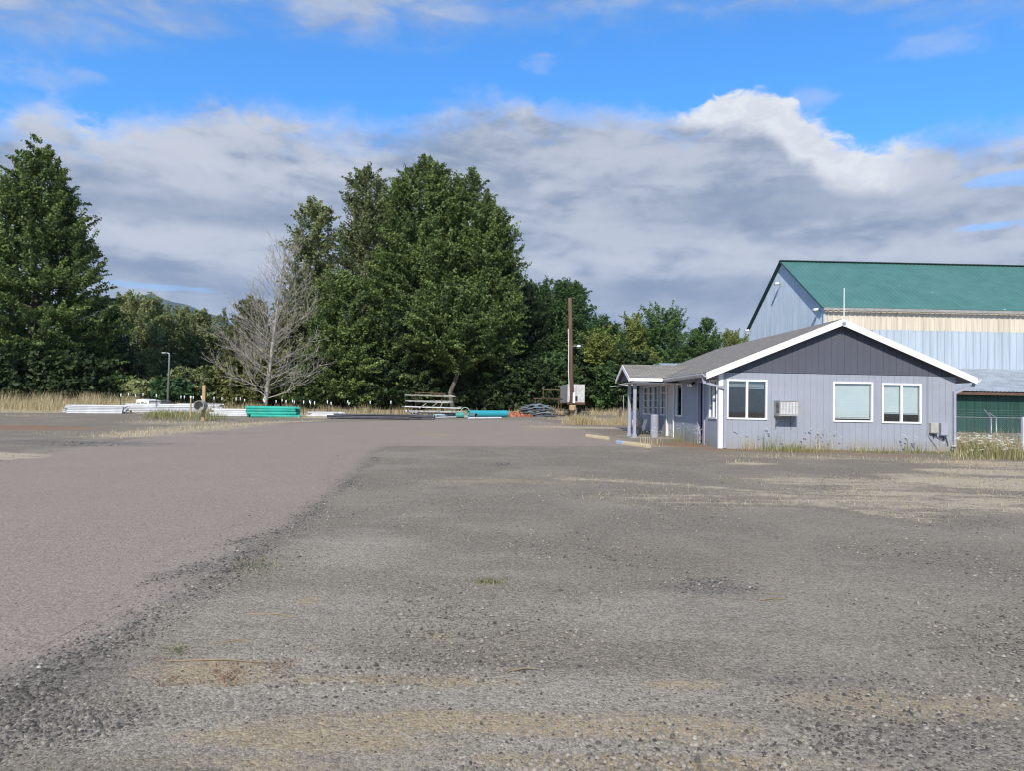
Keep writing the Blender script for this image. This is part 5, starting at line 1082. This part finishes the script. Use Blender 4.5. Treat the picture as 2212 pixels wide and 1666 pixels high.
for i, (off, x, y) in enumerate(heads):
    u = (off + x / 4.424) / 1.3834; v = (1130 + (y - 22) / 4.424) / 1.3834; Y = 43.2 if (off, x) in frontx else 48.5
    tpt = at(u, v, Y); g0 = tz(tpt.x, Y); h = tpt.z - g0
    r = empty('capped_post', (tpt.x, Y, g0), 0, f'black steel post with white cap, {ORD[i]} from the left in the row along the pipes', 'post', 'white-capped steel posts along the pipe piles')
    mb = MB(); mb.box(-.02, .02, -.006, .006, -.1, h - .16); mb.box(-.006, .006, .0062, .03, -.1, h - .16); mb.build('post', BLACK, r)
    MB().lathe([(0, h - .2), (.022, h - .2), (.03, h - .14), (.038, h - .03), (.034, h), (0, h)], 10).build('cap', VINYL, r, smooth=True)

# ------------------------------------------------------------------ loaded rack
q = gp(928, 902); RY = q.y + .3; g0 = tz(q.x, RY); rk = empty('pipe_rack', (q.x, RY, g0), 0, 'rusty steel rack loaded with grey boards before the poplars', 'rack')
X_ = lambda u: at(u, 880, RY).x - q.x
Zr = lambda v: at(928, v, RY).z - g0
lv = [856, 869, 881.5, 892]
for u in (898, 954):
    for y in (0, 1.1): MB().bar((X_(u), y, -.05), (X_(u), y, Zr(849)), .06, .06).build('upright', RUST, rk)
for y in (0, 1.1): MB().bar((X_(896), y, Zr(849)), (X_(957), y, Zr(850.5)), .05, .05).build('top_bar', RUST, rk)
for v in lv:
    for u in (898, 926, 954): MB().bar((X_(u), -.25, Zr(v) - .05), (X_(u), 1.3, Zr(v) - .05), .05, .05).build('cross_arm', RUST, rk)
names = ['top', 'second', 'third', 'lowest']
for k, (v, ua, ub, n_) in enumerate(((856, 881, 978, 5), (869, 878, 980, 6), (881.5, 876, 990, 7), (892, 878, 992, 8))):
    for i in range(n_):
        y = -.2 + 1.4 * i / (n_ - 1); j0, j1 = random.uniform(-.25, .25), random.uniform(-.3, .2)
        a = Vector((q.x + X_(ua) + j0, RY + y, g0 + Zr(v) + .02 + random.uniform(0, .03))); b = Vector((q.x + X_(ub) + j1, RY + y + random.uniform(-.08, .08), g0 + Zr(v) + .02 + random.uniform(-.06, .03)))
        o = (MB().bar(a, b, .13, random.uniform(.05, .09)) if k < 3 else MB().tube([a, b], .07, 10)).build('board' if k < 3 else 'pipe', random.choice([GREYWOOD, GREYWOOD, OLIVEBD] if k < 2 else [GREYWOOD, OLIVEBD, PVCW]))
        tag(o, f'weathered {"board" if k < 3 else "pipe"} lying on the {names[k]} level of the loaded rack', 'board' if k < 3 else 'pipe', f'{"boards" if k < 3 else "pipes"} on the {names[k]} level of the rack')
for (u0, v0_, u1, v1_), lb in zip(((905, 884, 921, 872), (933, 880, 946, 870), (951, 881, 957, 869)), ('slanting grey board leaning left inside the rack', 'short slanting board in the middle of the rack', 'steep slanting board near the right rack upright')):
    a, b = at(u0, v0_, RY - .3), at(u1, v1_, RY - .28); tag(MB().bar(a, b, .07, .05).build('board', GREYWOOD), lb, 'board')
# bundle of stubby pipe ends and pale-blue pipe in front
pe = pipe_mesh(.9, .075, .01, PVCW); pp = gp(896, 902)
for i, (du, dz_) in enumerate(((0, 0), (.16, 0), (.32, 0), (.08, .14), (.24, .14), (.85, 0), (1.05, 0), (1.25, 0), (1.5, 0), (1.7, 0))):
    o = bpy.data.objects.new('pipe', pe); COL.objects.link(o); o.location = (pp.x - .25 + du, pp.y - .3, tz(pp.x, pp.y) + .08 + dz_); o.rotation_euler = (0, 0, R(90) + random.uniform(-.15, .15)); tag(o, 'short dirty white pipe lying end-on under the loaded rack', 'pipe', 'short white pipes under the rack')
def long_pipe(u0, v0_, u1, v1_, r, wall, m, label, Yoff=0):
    a, b = gp(u0, v0_), gp(u1, v1_); up2 = Vector((0, 0, r)); mb = MB(); mb.pipe(a + up2, b + up2, r, wall, 24); tag(mb.build('pipe', m, smooth=False), label, 'pipe')
long_pipe(938, 903, 988, 901, .10, .012, PVCL, 'pale blue pipe lying at the right foot of the rack')
long_pipe(935, 905.5, 985, 904, .05, .008, PVCW, 'thin white pipe lying before the pale blue pipe')
long_pipe(1012, 903, 1094, 902.5, .22, .02, PVCT, 'large bright teal pipe lying on the gravel right of the rack')
long_pipe(1012, 907, 1082, 906, .06, .006, PVCW, 'slim white pipe lying in front of the large teal pipe')
p = gp(1004, 903); hoop = empty('pipe_collar', (p.x, p.y + .3, tz(p.x, p.y)), 0, 'pale green ring standing on edge left of the teal pipe', 'ring'); MB().pipe((0, -.06, .36), (0, .06, .36), .29, .05, 24).build('ring', mat('pale_green', (0.28, 0.42, 0.33), .6), hoop); MB().box(-.2, .2, -.1, .1, 0, .08).build('base', CONC, hoop)
p = gp(992, 904); o = MB().pipe((p.x - .22, p.y, p.z + .17), (p.x + .28, p.y + .05, p.z + .17), .17, .02, 18).build('pipe', mat('dull_green_plastic', (0.07, 0.30, 0.25), .5)); tag(o, 'short dull green pipe stub right beside the rack', 'pipe')
p = gp(1010, 904); o = MB().pipe((p.x + .2, p.y - .2, p.z + .15), (p.x + .55, p.y - .45, p.z + .15), .15, .02, 18).build('pipe_fitting', mat('slate_fitting', (0.10, 0.16, 0.18), .6)); tag(o, 'dark slate pipe fitting leaning at the left end of the teal pipe', 'pipe fitting')
# orange netting: crumpled folded sheet
def heap(name, u0, u1, vb, h, m, label, cat, dep=1.2, seed=3, strands=False):
    rng = np.random.default_rng(seed); a, b = gp(u0, vb), gp(u1, vb); L = b.x - a.x; nx, ny = 34, 16; V = []
    for j in range(ny):
        for i in range(nx):
            s, t_ = i / (nx - 1), j / (ny - 1); e = max(0, math.sin(math.pi * s)) ** .6 * max(0, math.sin(math.pi * t_)) ** .5
            V.append((a.x + L * s + rng.normal(0, .03), a.y - dep / 2 + dep * t_ + rng.normal(0, .03), tz(a.x, a.y) + h * e * (.72 + .3 * math.sin(s * 17 + 5 * t_) * math.sin(t_ * 11 + s * 4)) + rng.normal(0, .03) * e - .01))
    F = [(r * nx + c, r * nx + c + 1, (r + 1) * nx + c + 1, (r + 1) * nx + c) for r in range(ny - 1) for c in range(nx - 1)]
    o = mesh_np(name, np.array(V), np.array(F), m); return tag(o, label, cat)
heap('netting', 1094, 1136, 901, .42, ORANGE, 'crumpled heap of orange netting right of the teal pipe', 'netting', .9, 3)
heap('netting', 1128, 1152, 901.5, .22, ORANGE, 'small orange netting scrap before the dark sheet stack', 'netting', .5, 4)
# sheet stack: sagging folded sheets, each a thing
for k, (u0, u1, h0, m, lb) in enumerate(((1120, 1196, .0, TARPD, 'bottom'), (1124, 1197, .17, TARP, 'second'), (1122, 1194, .34, TARPD, 'third'), (1126, 1192, .50, TARP, 'fourth'), (1132, 1184, .66, TARP, 'top'))):
    a, b = gp(u0, 900), gp(u1, 900); rng = np.random.default_rng(40 + k); nx, ny = 30, 9; L = b.x - a.x; V = []; th = .17
    for lay in (0, 1):
        for j in range(ny):
            for i in range(nx):
                s, t_ = i / (nx - 1), j / (ny - 1); ed = min(1, 6 * min(s, 1 - s) + .25) * min(1, 5 * min(t_, 1 - t_) + .35)
                zc = h0 + th / 2 + .04 * math.sin(s * 7 + k) + .03 * math.sin(s * 19 + k * 2)
                V.append((a.x + L * s + rng.normal(0, .02), a.y - .3 + 1.5 * t_ + .06 * math.sin(s * 13 + k * 1.7), tz(a.x, a.y) + zc + (1 if lay else -1) * th / 2 * ed + rng.normal(0, .008)))
    q = nx * ny; F = [(r * nx + c, r * nx + c + 1, (r + 1) * nx + c + 1, (r + 1) * nx + c) for r in range(ny - 1) for c in range(nx - 1)]; F2 = [tuple(x + q for x in f) for f in F]
    per_ = [i for i in range(nx)] + [r * nx + nx - 1 for r in range(1, ny)] + [(ny - 1) * nx + i for i in range(nx - 2, -1, -1)] + [r * nx for r in range(ny - 2, 0, -1)]
    F3 = [(per_[i], per_[(i + 1) % len(per_)], per_[(i + 1) % len(per_)] + q, per_[i] + q) for i in range(len(per_))]
    o = mesh_np('folded_tarp', np.array(V), np.array(F + F2 + F3), m, smooth=True); tag(o, f'{lb} slate grey folded sheet of the sagging stack left of the pole', 'tarp', 'folded sheets in the stack left of the pole')

# ------------------------------------------------------------------ air
def haze():
    mb = MB(); mb.box(-9000, 9000, -700, 13000, -42, 1100)
    m = bpy.data.materials.new('haze_air'); m.use_nodes = True; t = NT(m.node_tree); t.n.remove(t.n['Principled BSDF'])
    v = t.new('ShaderNodeVolumePrincipled'); v.inputs['Color'].default_value = (0.62, 0.78, 1.0, 1); v.inputs['Density'].default_value = 6e-5; v.inputs['Anisotropy'].default_value = 0.0
    t.l.new(v.outputs[0], t.n['Material Output'].inputs['Volume'])
    o = mb.build('haze', m); tag(o, kind='stuff')
haze()
